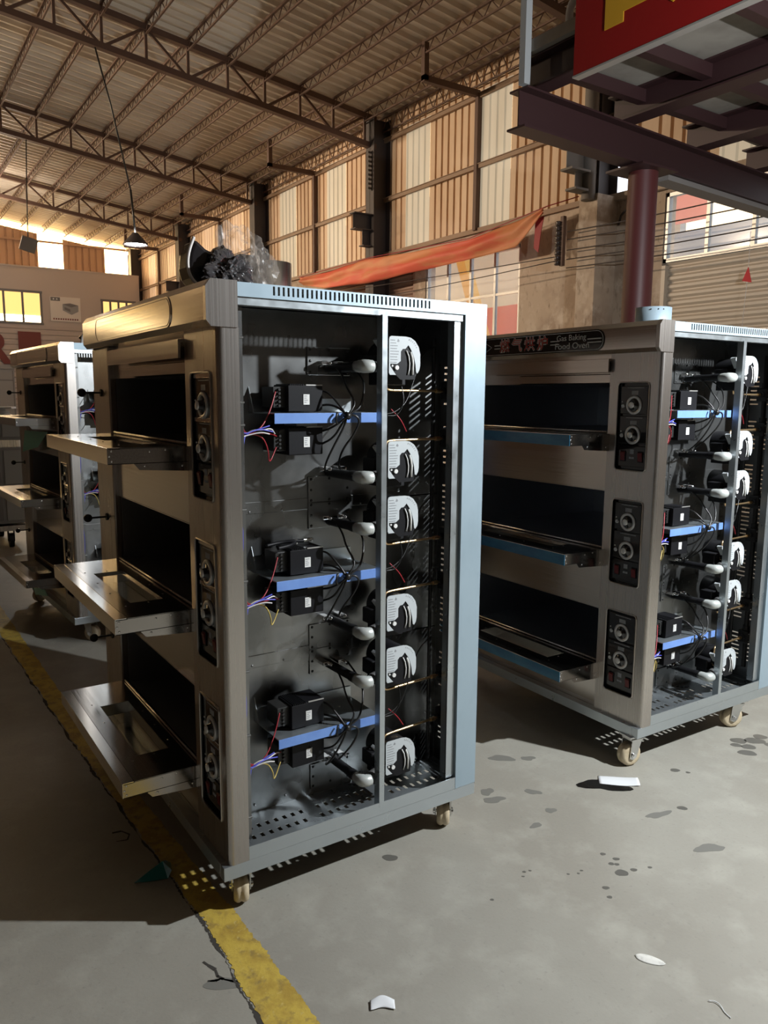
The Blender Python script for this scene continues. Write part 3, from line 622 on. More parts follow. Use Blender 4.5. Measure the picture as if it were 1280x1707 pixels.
for yy in(9.02,14.9,20.8,26.6,3.2):
    b=MB(); b.box(WX-.10,WX-.02,yy-.04,yy+.04,4.4,6.66); b.build('wall_post',rust,wall_r)
    b=MB(); b.box(7.25,WX-.05,yy-.045,yy+.045,6.60,6.70); b.box(7.25,7.34,yy-.045,yy+.045,6.62,7.2); b.build('wall_brace',rust,wall_r)
# window behind the banner, shutters, far window
def window(n,y0,y1,z0,z1,ny,nz,paint,panes=None,x=WX+.05,mull=.05):
    fr=MB()
    fr.box(x-.03,x+.05,y0,y0+mull,z0,z1); fr.box(x-.03,x+.05,y1-mull,y1,z0,z1); fr.box(x-.03,x+.05,y0,y1,z0,z0+mull); fr.box(x-.03,x+.05,y0,y1,z1-mull,z1)
    for i in range(1,ny): yy=y0+(y1-y0)*i/ny; fr.box(x-.02,x+.04,yy-mull*.5,yy+mull*.5,z0+mull,z1-mull)
    for i in range(1,nz): zz=z0+(z1-z0)*i/nz; fr.box(x-.015,x+.035,y0+mull,y1-mull,zz-mull*.4,zz+mull*.4)
    w=tag(fr.build('window_%d'%n,paint),kind='structure')
    g=MB(); g.box(x+.008,x+.014,y0+mull*.5,y1-mull*.5,z0+mull*.5,z1-mull*.5); g.build('pane',panes or pane_gl,w)
    return w
window(20,7.92,10.55,1.0,4.02,4,4,alum)
window(21,.6,5.12,3.34,4.25,7,1,alum)
window(22,17.0,21.0,.5,4.0,6,4,alum)
def shutter(n,y0,y1,z1,m):
    b=MB(); pr=[]; z=0.
    while z<z1: pr+= [(z,0),(z+.03,.035),(z+.065,.035),(z+.095,0)]; z+=.11
    b.corr([(a,w) for a,w in pr],y0,y1,lambda u,v,w:(WX+.10-w,v,u),.003)
    b.box(WX+.0,WX+.16,y1-.06,y1,0,z1); b.box(WX+.0,WX+.16,y0,y0+.06,0,z1)
    d=tag(b.build('door_%d'%n,m),kind='structure')
    h=MB(); h.box(WX+.05,WX+.08,y0+1.1,y0+1.35,2.20,2.23); h.box(WX+.06,WX+.09,y0+.06,y1-.06,2.36,2.375); h.build('latch_bar',alum,d)
    return d
shutter(1,.6,5.12,3.30,shutm); shutter(2,10.9,15.2,4.0,mat('brown_shutter',(.30,.19,.14),.5))
# outside world seen through those panes
b=MB(); b.box(13,13.3,-6,8.7,0,4.75); tag(b.build('neighbouring_wall',mat('pale_blue_wall',(.25,.36,.52),.7)),'pale blue low wall outside, seen through the panes over the shutter','wall')
b=MB(); b.box(12.2,12.3,8.35,8.75,0,5.1); b.box(12.2,12.3,7.0,8.75,4.75,5.3); tag(b.build('roadside_board',mat('red_hoarding',(.80,.30,.30),.6)),'red board outside, seen through the left pane above the shutter','board')
b=MB(); b.box(11.8,11.9,10.4,12.9,0,3.6); tag(b.build('roadside_board',mat('red_hoarding2',(.70,.10,.09),.6)),'red panel outside, behind the lower right panes of the window under the banner','board')
boomm=mat('boom_yellow',(.75,.42,.07),.5)
for y0,nm in((12.0,'right'),(13.9,'left')):
    b=MB(); b.prism([(y0-1.2,0),(y0-.9,0),(y0+1.5,5.6),(y0+1.2,5.6)],'x',11.3,11.5)
    tag(b.build('crane_boom',boomm),'yellow slanting boom outside the window under the banner, %s of two'%nm,'boom')
b=MB(); b.box(14,14.2,8.9,24,0,7.5); tag(b.build('neighbouring_wall',mat('pale_wall_out',(.42,.40,.37),.7)),'pale grey wall outside behind the window under the banner','wall')
# left wall (behind the camera's left) and near wall, both unseen, coloured dark to cut bounce
b=MB(); b.box(LX-.2,LX,YN,YE,0,4.4); b.corr(prof_corr(YN,YE,.38,.27,.05),4.36,7.3,lambda u,v,w:(LX-w,u,v)); wl=tag(b.build('wall_left',mat('left_wall',(.13,.085,.06),.8)),kind='structure')
for i,yy in enumerate((2,8,14,20,26)):
    b=MB(); b.box(LX+.01,LX+.03,yy,yy+1.1,4.5,6.7); tag(b.build('window_%d'%(30+i),trans_side2),kind='structure')  # unseen glowing panels, added for warm reflections in the steel
b=MB(); b.box(LX,WX,YN-.2,YN,0,8.3); tag(b.build('wall_near',mat('near_wall',(.12,.095,.075),.8)),kind='structure')
# end wall: gable sheeting with sunlit strips and an open slot under the roof
b=MB()
strips=[(x0,x0+.86) for x0 in(7.25,4.9,2.55,.2,-2.15,-4.5,-6.85,-9.2)]
xs=[LX]+[v for s in sorted(strips) for v in s]+[WX]
def gable(a,c,z0,mt,name,par,kind=None,drop=.30):
    b=MB()
    for (u,w),(u2,w2) in zip(prof_corr(a,c,.24,.17,.04)[:-1],prof_corr(a,c,.24,.17,.04)[1:]):
        z1,z2=roofz(u)-drop,roofz(u2)-drop
        V=[(u,YE+w,z0),(u2,YE+w2,z0),(u2,YE+w2,z2),(u,YE+w,z1)]; V+=[(x,y+.006,z) for x,y,z in V]
        b._add(V,[(0,1,2,3),(7,6,5,4),(0,4,5,1),(1,5,6,2),(2,6,7,3),(3,7,4,0)])
    o=b.build(name,mt,par); 
    if kind: tag(o,kind=kind)
    return o
endw=MB(); endw.box(LX,WX,YE-.06,YE-.02,6.92,6.99); endw.box(LX,WX,YE,YE+.2,0,5.9); endw=tag(endw.build('wall_end',mat('end_wall_sheet',(.42,.27,.19),.6)),kind='structure')
for a,c in zip(xs[0::2],xs[1::2]): gable(a,c,5.85,bpy.data.materials['end_wall_sheet'],'gable_sheeting',endw)
for i,(a,c) in enumerate(strips): gable(a,c,5.85,trans_end,'window_%d'%(40+i),None,'structure')
# roof
for sgn,nm in((1,'ceiling'),(-1,'ceiling_left')):
    b=MB()
    xa,xb=(RX,WX+.35) if sgn>0 else (LX-.35,RX)
    b.corr(prof_corr(YN,YE+.6,.25,.15,-.065),xa,xb,lambda u,v,w:(v,u,roofz(v)+w+.065),.004)
    tag(b.build('ceiling',roofm if sgn>0 else mat('sooty_roof_sheet',(.16,.12,.09),.6)),kind='structure')  # unseen left half of the roof darkened to cut bounce onto the floor
# office front below the gable
OY=28.6
b=MB(); b.sheet(LX,WX-.2,3.92,5.94,[(2.35,4.78,3.98,5.08),(6.9,8.1,3.98,4.96),(-1.6,.8,3.98,5.08),(-5.2,-2.8,3.98,5.08),(-8.8,-6.4,3.98,5.08)],.15,lambda u,v,w:(u,OY+w,v))
off=tag(b.build('trim_1',office),kind='structure')
b=MB(); b.box(LX,WX-.2,OY-.02,OY+.3,5.90,5.96); b.build('parapet_cap',office,off)
b=MB(); pr=[]; z=0.
while z<3.9: pr+=[(z,0),(z+.12,0),(z+.14,.03),(z+.17,.03)]; z+=.19
b.corr(pr+[(3.92,0)],LX,WX-.2,lambda u,v,w:(v,OY+w,u)); b.build('siding',siding,off)
for i,(a,c,z0,z1,n) in enumerate(((2.35,4.78,3.98,5.08,4),(6.9,8.1,3.98,4.96,4),(-1.6,.8,3.98,5.08,4),(-5.2,-2.8,3.98,5.08,4),(-8.8,-6.4,3.98,5.08,4))):  # last three are unseen lit windows, added for orange reflections
    fr=MB()
    for k in range(n+1): x=a+(c-a)*k/n; fr.box(x-.035,x+.035,OY-.02,OY+.05,z0,z1)
    for z in(z0,z1): fr.box(a-.05,c+.05,OY-.03,OY+.05,z-.04,z+.04)
    w=tag(fr.build('window_%d'%(50+i),grey_dk),kind='structure'); g=MB(); g.box(a,c,OY+.02,OY+.03,z0,z1); g.build('pane',office_lit,w)
    if i!=1:
        g=MB(); g.box(a+.04,c-.04,OY+.005,OY+.018,z0+.04,z0+.28); g.build('sunlit_sill',trans_end,w)  # emissive strip paints the glare along the foot of the pane
p=MB(); p.box(5.08,6.12,OY-.03,OY-.015,4.10,4.97); po=tag(p.build('wall_poster',mat('poster_paper',(.80,.76,.72),.5)),'pale poster with a grey oven picture high on the office wall','poster')
p=MB(); p.box(5.10,5.42,OY-.034,OY-.028,4.82,4.95); p.build('logo_block',grey_dk,po)
p=MB(); p.sphere((5.2,OY-.034,4.885),.03,10,(1,.2,1)); p.sphere((5.31,OY-.034,4.885),.03,10,(1,.2,1)); p.build('logo_mark',paperm,po)
p=MB(); p.prism([(5.50,4.72),(5.80,4.62),(6.04,4.70),(6.04,4.48),(5.80,4.36),(5.50,4.50)],'y',OY-.036,OY-.03); p.build('pictured_oven',grey_pt,po)
p=MB(); p.prism([(5.50,4.72),(5.76,4.76),(6.04,4.70),(5.80,4.62)],'y',OY-.038,OY-.034); p.prism([(5.56,4.62),(5.76,4.55),(5.76,4.45),(5.56,4.53)],'y',OY-.038,OY-.034); p.build('pictured_oven_top',grey_dk,po)
p=MB()
for i in range(11): p.box(5.16+i*.081,5.21+i*.081,OY-.034,OY-.03,4.16,4.215)
p.build('printed_row',siderr,po)
lt=tag(text_obj('wall_letter','R',1.45,.012,siderr,Matrix.Translation((3.20,OY-.045,3.02))@Matrix.Rotation(PI/2,4,'X'),None,'CENTER',.05,1.0),'faded red letter R at the left edge, on the pale siding','letter')
p=MB(); p.box(3.95,4.70,OY-.055,OY-.03,2.55,3.68); tag(p.build('wall_letter',siderr),'faded red block letter stroke on the pale siding, right of the R','letter')
p=MB(); p.box(.2,3.75,OY-.08,OY-.02,0,2.36); p.box(.2,3.75,OY-.12,OY-.02,2.36,2.5)
d3=tag(p.build('door_3',grey_pt),kind='structure')
p=MB()
for x in(1.9,2.8,3.7): p.box(x-.015,x+.015,OY-.09,OY-.075,.05,2.3)
p.box(.25,3.7,OY-.09,OY-.075,1.95,1.98); p.build('panel_joint',grey_dk,d3)

# ------------------------------------------------------------------ steelwork
def hcol(y,label,corbel=True,z1=7.0,m=dksteel):
    t=thing('steel_column',label,'column',(8.3,y,0),0,None)
    b=MB(); 
    b.box(-.20,-.185,-.15,.15,0,z1); b.box(.185,.2,-.15,.15,0,z1); b.box(-.2,.2,-.006,.006,0,z1); b.build('shaft',m,t)
    if corbel:
        b=MB(); b.box(-.62,-.2,-.10,.10,5.13,5.15); b.box(-.60,-.2,-.10,.10,4.83,4.85); b.box(-.6,-.2,-.006,.006,4.85,5.13); b.box(-.40,-.2,-.09,.09,4.52,4.54); b.box(-.38,-.2,-.006,.006,4.54,4.83); b.build('corbel',m,t)
    return t
c1=hcol(11.95,'dark steel column standing behind the folded end of the red banner')
b=MB()
for i in range(9): b.box(-.30,-.215,-.10,-.09,6.30-i*.085,6.34-i*.085)
b.box(-.225,-.205,-.10,-.09,5.6,6.36); b.build('rack_teeth',dksteel,c1)
hcol(17.7,'dark steel column rising behind the flue collar of the largest oven')
hcol(23.6,'dark steel column rising behind the black bag on the largest oven')
hcol(29.0,'dark steel column in the far corner behind the lit pendant lamp',False)
c5=hcol(6.1,'grey steel column with corbels above the insulator rack by the red column',False,7.0,dksteel)
b=MB(); b.box(-.72,-.2,-.11,.11,4.92,4.95); b.box(-.70,-.2,-.11,.11,4.63,4.66); b.box(-.7,-.2,-.006,.006,4.66,4.92); b.box(-.60,-.2,-.1,.1,4.38,4.41); b.box(-.52,-.2,-.006,.006,4.41,4.63); b.build('corbel',corb,c5)
b=MB(); b.cyl((-.27,-.03,4.28),(-.27,-.03,7.0),.10,n=20); b.build('drain_pipe',corb,c5)
b=MB(); b.box(-.23,.2,-.17,.17,0,4.36); b.build('concrete_pier',wallc,c5)
# roof trusses
def truss(y,label):
    t=thing('roof_truss',label,'truss',(0,y,0))
    tz=lambda x: roofz(x)-.10; bz=lambda x: roofz(x)-.62+ (8.3-x)*-.006
    def bar(b,x0,z0,x1,z1,h,w=.035):
        d=Vector((x1-x0,0,z1-z0)); L=d.length; M=Matrix.Translation((x0,0,z0))@Matrix.Rotation(-math.atan2(z1-z0,x1-x0),4,'Y'); b.box(0,L,-w,w,-h/2,h/2,0,M)
    b=MB(); bar(b,8.25,tz(8.25),RX,tz(RX),.10,.06); bar(b,RX,tz(RX),LX+.2,tz(LX+.2),.10,.06); b.build('top_chord',rust,t)
    b=MB(); bar(b,8.25,bz(8.25),RX,bz(RX),.10,.06); bar(b,RX,bz(RX),LX+.2,bz(2*RX-LX-.2)-.03,.10,.06); b.build('bottom_chord',rust,t)
    xs=[8.0-.725*k for k in range(12)]
    for i,x in enumerate(xs):
        b=MB(); bar(b,x,bz(x),x+.0001,tz(x),.045,.022); b.build('vertical_strut',rust,t)
        if i+1<len(xs):
            b=MB()
            if i%2==0: bar(b,x,tz(x),xs[i+1],bz(xs[i+1]),.045,.022)
            else: bar(b,x,bz(x),xs[i+1],tz(xs[i+1]),.045,.022)
            b.build('diagonal_strut',rust,t)
    return t
truss(12.0,'brown roof truss nearest the camera, carrying the lit pendant lamp')
truss(17.75,'brown roof truss second from the camera, carrying the unlit floodlight')
truss(23.6,'brown roof truss farthest from the camera, near the sunlit end wall')
truss(6.1,'brown roof truss at the top right corner, passing behind the grey post of the mezzanine')
ords=['first','second','third','fourth','fifth','sixth','seventh','eighth','ninth','tenth','eleventh','twelfth','thirteenth','fourteenth']
for k,x in enumerate([8.42]+[8.0-.725*i for i in range(12)]):
    t=thing('lattice_purlin','%s brown lattice purlin under the roof sheets, counted from the right-hand wall'%ords[k],'purlin',(x,0,roofz(x)),0,'lattice purlins under the roof')
    dp=.20 if k else .30
    b=MB(); b.box(-.02,.02,-4,YE,-.035,.0); b.build('upper_rail',rust,t)
    b=MB(); b.box(-.014,.014,-4,YE,-dp-.014,-dp+.014); b.build('lower_rail',rust,t)
    b=MB(); y=-4; s=.17; up=True
    while y<YE-s:
        za,zb=(-dp,-.02) if up else (-.02,-dp)
        b.tube([(0,y,za),(0,y+s,zb)],.0085,4); y+=s; up=not up
    b.build('lacing_bars',rust,t)
# mezzanine at the right
mz=thing('mezzanine','dark maroon steel mezzanine with grey slab at the upper right','mezzanine',(3.5,2.66,3.5))
def MZ(b,name,m): o=b.build(name,m); o.parent=mz; o.location=(-3.5,-2.66,-3.5); return o
b=MB(); Mx=Matrix.Translation((3.5,2.66,3.5))@Matrix.Rotation(R(4.3),4,'Z')
for q in((-.02,4.4,-.08,.10,0,.016),(0,4.4,-.08,.10,.275,.29),(0,4.4,0,.012,.016,.275)): b.box(*q,0,Mx)
eb=MZ(b,'edge_beam',maroon)
b=MB(); b.box(1.92,4.4,-.05,.12,-.05,-.004,0,Mx); tag(MZ(b,'channel_packer',mat('packer_grey',(.22,.20,.19),.7)),'grey channel under the edge beam')
ylo=-3.0; bx=(3.66,4.76,5.88,6.98)
for i,x in enumerate(bx):
    y1=2.62+.075*(x-3.5)+.12
    b=MB(); b.box(x-.09,x+.09,ylo,y1,3.792,3.806); b.box(x-.09,x+.09,ylo,y1,4.0,4.014); b.box(x-.006,x+.006,ylo,y1,3.806,4.0); MZ(b,'crossbeam',maroon)
for y in(2.55,1.95,1.2,.4,-.4):
    for xa,xb in zip(bx,bx[1:]+(8.25,)):
        b=MB(); b.box(xa+.008,xb-.008,y-.04,y+.04,3.90,3.998); MZ(b,'joist',maroon)
b=MB(); b.prism([(3.52,-3),(8.40,-3),(8.40,2.95),(3.52,2.62)],'z',4.016,4.10); tag(MZ(b,'slab',slab),'grey floor slab')
b=MB(); b.box(3.46,3.52,2.57,2.63,3.79,6.0); tag(MZ(b,'guard_post',grey_pt),'thin grey guard post')
t=thing('mezzanine_post','round maroon steel column carrying the mezzanine beam, behind the lettered oven','column',(5.13,2.80,0))
b=MB(); b.cyl((0,0,.012),(0,0,3.47),.128,n=32); b.build('shaft',maroon2,t)
b=MB(); b.box(-.26,.22,-.2,.2,3.47,3.488); b.box(-.22,.22,-.22,.22,0,.012); b.build('cap_plate',maroon,t)
t=thing('hanging_sign','large red sign with cut-off gold lettering on the mezzanine edge','sign',(3.44,0,0))
b=MB(); b.box(-.03,.03,-2.6,2.04,3.655,5.0); b.build('panel',redp,t)
b=MB(); b.box(-.034,.03,-2.6,2.045,3.645,3.657); b.build('edge_trim',alum,t)
b=MB(); b.prism([(1.78,3.85),(1.63,3.85),(1.63,3.91),(1.30,3.91),(1.30,4.10),(1.60,4.10),(1.60,4.18),(1.78,4.18)],'x',-.036,-.031)
b.prism([(1.285,3.842),(1.265,3.825),(1.20,3.86),(1.10,3.95),(1.15,4.02),(1.23,3.95)],'x',-.036,-.031); b.build('gold_letter',goldp,t)
b=MB(); b.tube([(3.62,2.30,4.102),(3.62,2.30,4.25),(3.66,2.24,4.33),(3.70,2.18,4.30),(3.71,2.16,4.12)],.028,10,2); tag(b.build('conduit_bend',mat('white_conduit',(.55,.53,.5),.4)),'bent pale conduit pipe sticking up beside the red sign','pipe')

# ------------------------------------------------------------------ fittings on the wall
# red banner, one cloth sagging from the girt
random.seed(21)
top=[(14.82,4.24),(13.58,4.21),(12.6,4.25),(11.81,4.26),(10.4,4.17),(8.66,4.14),(7.5,4.24),(6.86,4.33)]
bot=[(14.66,4.05),(13.58,3.87),(12.6,3.83),(11.81,3.78),(10.39,3.81),(8.65,3.81),(7.45,3.84),(6.88,4.25)]
T=interp(top,90); Bt=interp(bot,90); M_=12; V=[];F=[]
for i in range(90):
    for j in range(M_+1):
        u=j/M_; y=T[i][0]*(1-u)+Bt[i][0]*u; z=T[i][1]*(1-u)+Bt[i][1]*u
        x=7.99-.05*math.sin(u*PI)+.022*math.sin(u*9+i*.10)+.018*math.sin(i*.5+u*5)*(1-abs(i-45)/60)
        V.append((x,y,z))
for i in range(89):
    for j in range(M_): a=i*(M_+1)+j; F.append((a,a+1,a+M_+2,a+M_+1))
b=MB(); b._add(V,F,True); bo=b.build('hanging_banner',banner_m); tag(bo,'long faded red cloth banner sagging along the right-hand wall','banner')
sm=bo.modifiers.new('thickness','SOLIDIFY'); sm.thickness=.004
b=MB(); b.tube([(8.05,15.0,4.27),(8.0,11.8,4.28),(8.0,8.66,4.16),(8.0,6.86,4.34),(8.25,6.45,4.44)],.008,6); b.tube([(8.0,14.8,4.24),(8.35,15.3,4.36)],.008,6); b.build('tie_rope',red_w,bo)
b=MB(); b.prism([(6.92,4.22),(7.10,4.20),(7.12,3.78),(7.02,3.70),(6.98,3.98)],'x',8.02,8.03); b.build('torn_corner',mat('dark_red_cloth',(.30,.02,.025),.6),bo)
# insulator rack and service wires
t=thing('insulator_rack','rusty rack of cable insulators on the pier left of the red column','rack',(7.95,6.45,3.7))
b=MB(); b.box(-.03,.03,-.03,.03,-.28,.42); b.build('back_bar',rust,t)
for i in range(9):
    b=MB(); b.lathe([(.0001,-.03),(.035,-.03),(.045,-.01),(.03,0),(.045,.012),(.035,.03),(.0001,.03)],(-.05,.05,-.24+i*.07),(0,0,1),14); b.build('insulator',mat('insulator_%d'%i,(.05,.035,.03),.3) if i==0 else bpy.data.materials['insulator_0'],t)
wl_=[(3.89,3.86),(3.78,3.72),(3.63,3.57),(3.50,3.46),(3.38,3.33)]
wn=['uppermost','second from top','middle','second from bottom','lowest']
for i,(a,c) in enumerate(wl_):
    b=MB(); b.tube([(7.95,6.36,a),(7.98,4.9,a*.5+c*.5-.02),(8.0,3.4,c),(8.0,0,c+.05)],.008,6,1); tag(b.build('service_wire',mat('wire_brown',(.04,.03,.028),.6) if i==0 else bpy.data.materials['wire_brown']),'thin dark service wire across the panes above the shutter, %s of the five'%wn[i],'wire',None,'service wires')
for i,(z0,z1) in enumerate(((3.67,3.56),(3.44,3.50))):
    b=MB(); b.tube([(7.9,15,z0+.1),(7.9,11.3,z0),(7.9,8.6,(z0+z1)/2-.02),(7.92,6.56,z1)],.007,6,1); tag(b.build('service_wire',bpy.data.materials['wire_brown']),('upper' if i==0 else 'lower')+' thin wire running under the red banner to the insulator rack','wire')
b=MB(); b.tube([(8.44,5.85,3.95),(8.44,5.8,4.12),(8.44,5.56,4.18),(8.44,5.4,4.26)],.016,8,1); tag(b.build('loose_cable',bpy.data.materials['wire_brown']),'short black cable bent over the concrete wall left of the red column','cable')
t=thing('pennant','small red pennant on a thin string in front of the shutter','flag',(8.3,3.72,2.9))
b=MB(); b.prism([(-.06,.0),(.065,.03),(-.005,.19)],'x',-.003,.003); b.build('flag_cloth',mat('pennant_red',(.55,.02,.03),.6),t)
b=MB(); b.tube([(0,0,.6),(0,-.005,.15),(0,.03,-.7)],.003,5); b.build('string',white_w,t)
# lamps
t=thing('pendant_lamp','lit pendant lamp hanging on a long cable from the nearest truss','lamp',(3.35,12.0,4.05))
b=MB(); b.lathe([(.05,.20),(.07,.17),(.10,.14),(.20,.03),(.215,0),(.205,0),(.19,.025),(.09,.13)],(0,0,0),(0,0,1),32); b.build('shade',dksteel,t)
b=MB(); b.lathe([(.0001,.015),(.17,.015),(.17,.03),(.0001,.03)],(0,0,0),(0,0,1),28); b.build('lamp_disc',bulb,t)
b=MB(); b.tube([(0,0,.19),(-.02,0,.5),(-.05,0,.9)],.018,8); b.tube([(-.05,0,.9),(-.32,0,2.2),(-.55,0,3.1)],.014,6); b.build('cable',cable_m,t)
t=thing('floodlight','unlit square floodlight hanging in front of the sunlit end wall','lamp',(2.62,17.75,4.85))
M=Matrix.Rotation(R(14),4,'Y')@Matrix.Rotation(R(28),4,'X'); b=MB(); b.box(-.17,.17,-.03,.03,-.16,.16,.01,M); b.build('housing',mat('floodlight_grey',(.25,.22,.2),.5),t)
b=MB(); b.tube([(0,0,.12),(.0,0,.3),(.03,0,1.2),(.08,0,2.29)],.012,6); b.build('cable',cable_m,t)
# grey stacked deck ovens at the left edge with papers on top
t=thing('grey_deck_ovens','grey painted two-tier deck oven on a castor trolley at the left edge','oven',(0,6.35,0))
for i,(z0,z1) in enumerate(((.60,.99),(1.06,1.29))) : 
    b=MB(); b.box(-.85,.52,0,.8,z0,z1,.006); bb=b.build('oven_body',grey_pt,t)
    b=MB(); b.box(-.55,.30,-.025,.0,z0+.05,z1-.04,.008); b.build('oven_door',mat('grey_door',(.24,.235,.245),.4) if i==0 else bpy.data.materials['grey_door'],bb)
    b=MB(); b.box(.33,.50,-.012,.0,z0+.03,z1-.03,.004); b.build('control_plate',mat('light_grey_plate',(.42,.44,.45),.4) if i==0 else bpy.data.materials['light_grey_plate'],bb)
b=MB(); b.box(-.85,.52,0,.8,.24,.55,.005); bb=b.build('oven_body',grey_pt,t); b=MB(); b.box(-.55,.30,-.025,0,.28,.52,.006); b.build('oven_door',bpy.data.materials['grey_door'],bb); b=MB(); b.box(.33,.5,-.012,0,.27,.53,.004); b.build('control_plate',bpy.data.materials['light_grey_plate'],bb)
b=MB(); b.box(-.87,.54,-.02,.82,.17,.22,.003); b.box(-.8,.5,.02,.75,.55,.60); b.box(-.8,.5,.02,.75,.99,1.06); b.build('trolley_frame',steel,t)
for x,y in((.36,.05),(-.75,.05),(.36,.75),(-.75,.75)):
    b=MB(); b.cyl((x-.02,y,.07),(x+.02,y,.07),.07,n=24); b.box(x-.03,x-.022,y-.03,y+.03,.06,.17); b.box(x+.022,x+.03,y-.03,y+.03,.06,.17); b.build('caster',black_pl,t)
random.seed(9)
for i in range(4):
    M=Matrix.Translation((.28+random.uniform(-.05,.05),6.55,1.293+i*.022))@Matrix.Rotation(random.uniform(-.4,.4),4,'Z'); b=MB(); b.box(-.16,.16,-.11,.11,0,.019,.002,M)
    tag(b.build('paper_stack',paperm),'white paper pad on the grey two-tier oven, %s of the pile'%['lowest','second from bottom','second from top','topmost'][i],'paper',None,'papers on the grey oven')
# ------------------------------------------------------------------ loose things
def crumple(name,m,c,rad,sc,seed,amp=.45,sub=3,parent=None):
    random.seed(seed); b=MB(); bmesh.ops.create_icosphere(b.bm,subdivisions=sub,radius=1)
    from mathutils import noise
    for v in b.bm.verts:
        n=noise.noise(v.co*1.5+Vector((seed,0,0)))+.55*(.5-abs(noise.noise(v.co*3.1+Vector((0,seed,0)))))*1.2+.25*abs(noise.noise(v.co*7+Vector((0,0,seed))))
        v.co=v.co*(1+amp*n); v.co=Vector((c[0]+v.co.x*rad*sc[0],c[1]+v.co.y*rad*sc[1],max(c[2]-rad*sc[2]*.8,c[2]+v.co.z*rad*sc[2])))
    return b.build(name,m,parent)
t=thing('black_bag','black bag with a white rim and crumpled clear wrap on top of the largest oven','bag',(.10,.25,1.802))
b=MB()
prof=[(-.040,0.002),(-.066,.03),(-.073,.06),(-.068,.10),(-.052,.137),(-.040,.128),(-.02,.112),(.0,.105),(.022,.118),(.034,.135),(.05,.10),(.055,.05),(.05,.002)]
b.prism(prof,'y',-.03,.06); bo=b.build('bag_body',bag_k,t)
bm_=bo.modifiers.new('soft','BEVEL'); bm_.width=.010; bm_.segments=3
b=MB(); b.tube([(-.042,-.034,.004),(-.070,-.034,.03),(-.078,-.034,.062),(-.073,-.034,.10),(-.057,-.034,.139)],.0045,8,2); b.build('rim',bag_w,t)
crumple('crumpled_wrap',bag_c2,(.03,-.055,.048),.042,(1.25,.7,1.0),4,.75,5,t)
crumple('clear_wrap',bag_c,(.085,.0,.070),.075,(1.0,.6,1.2),8,.7,5,t)
t=thing('pliers','black handled pliers lying on the upper middle controller inside the largest oven','tool',(.30,.14,1.060),R(12))
b=MB(); b.tube([(-.085,-.035,.006),(-.03,-.03,.008),(.0,-.004,.008),(.035,.012,.008)],.0055,8,2); b.build('handle',black_pl,t)
b=MB(); b.tube([(-.085,.020,.006),(-.03,.018,.010),(.0,.0,.012),(.035,-.008,.010)],.0055,8,2); b.build('handle',black_pl,t)
b=MB(); b.box(.025,.075,-.006,.006,.004,.014,.002); b.cyl((.012,.002,.002),(.012,.002,.017),.008,n=14); b.build('jaw',chrome,t)
# black cable heap on the far oven
crumple('coiled_leads',bag_k,(.50,3.25,1.845),.07,(1.3,1,.6),3,.4); tag(bpy.data.objects['coiled_leads'],'black coil of leads lying on top of the farthest triple-deck oven','cable')
b=MB(); b.tube([(.36,3.0,1.806),(.37,3.0,1.86),(.42,3.0,1.90),(.50,3.0,1.91),(.56,3.0,1.86)],.012,8,2); tag(b.build('white_hose',bag_w),'pale hose arched over the top of the farthest triple-deck oven','hose')
# films hanging from the far oven's doors
def sheetlet(name,pts,m,label,cat,th=.0015,group=None):
    b=MB(); n=len(pts); b._add([Vector(p) for p in pts],[tuple(range(n))]); o=b.build(name,m,None,None,False); s=o.modifiers.new('thickness','SOLIDIFY'); s.thickness=th
    return tag(o,label,cat,group)
def loose_paper(name,cx,cy,ang,L,W,m,label,cat,curl,outline=None):
    b=MB(); nx,ny=14,8; V=[];F=[]
    for i in range(nx+1):
        for j in range(ny+1):
            u=i/nx*2-1; v=j/ny*2-1
            x,y,z=curl(u,v); X=x*L/2; Y=y*W/2
            V.append((cx+X*math.cos(ang)-Y*math.sin(ang),cy+X*math.sin(ang)+Y*math.cos(ang),.0012+z))
    for i in range(nx):
        for j in range(ny): a=i*(ny+1)+j; F.append((a,a+ny+1,a+ny+2,a+1))
    b._add(V,F,True); o=b.build(name,m); s=o.modifiers.new('thickness','SOLIDIFY'); s.thickness=.0008; s.offset=1
    return tag(o,label,cat)
loose_paper('paper_slip',1.632,-.055,R(-42),.155,.072,paperm,'white paper slip on the floor beside the dark wet blot','paper',lambda u,v:(u,v*(1-.12*u*u),.004*(1-abs(v))+.006*max(0,u)**2))
loose_paper('paper_slip',.215,-.493,R(-30),.062,.030,paperm,'small curled white paper on the floor near the bottom edge, right of the yellow line','paper',lambda u,v:(u,v+.25*math.cos(u*3),.008*(1-u*u)*(.5+.5*v)+.002))
loose_paper('paper_oval',.910,-.760,R(-58),.080,.034,papery,'speckled white oval paper on the floor, right of the small curled paper','paper',lambda u,v:(u,v*math.sqrt(max(.0,1-u*u))*(1-.15*u),.003*(1-abs(v))))
b=MB(); b.tube([(.912,-.935,.003),(.925,-.948,.004),(.922,-.965,.003),(.912,-.978,.002),(.909,-.998,.002)],.0011,6,2); tag(b.build('white_thread',paperm),'white thread curled on the floor in the bottom right corner','thread')
bl=blob('wet_blot',mat('wet_dark',(.012,.011,.010),.08),1.560,-.045,.085,.050,-.75,26,.35,.0012,None); tag(bl,'dark wet blot on the floor under the white paper slip','blot')
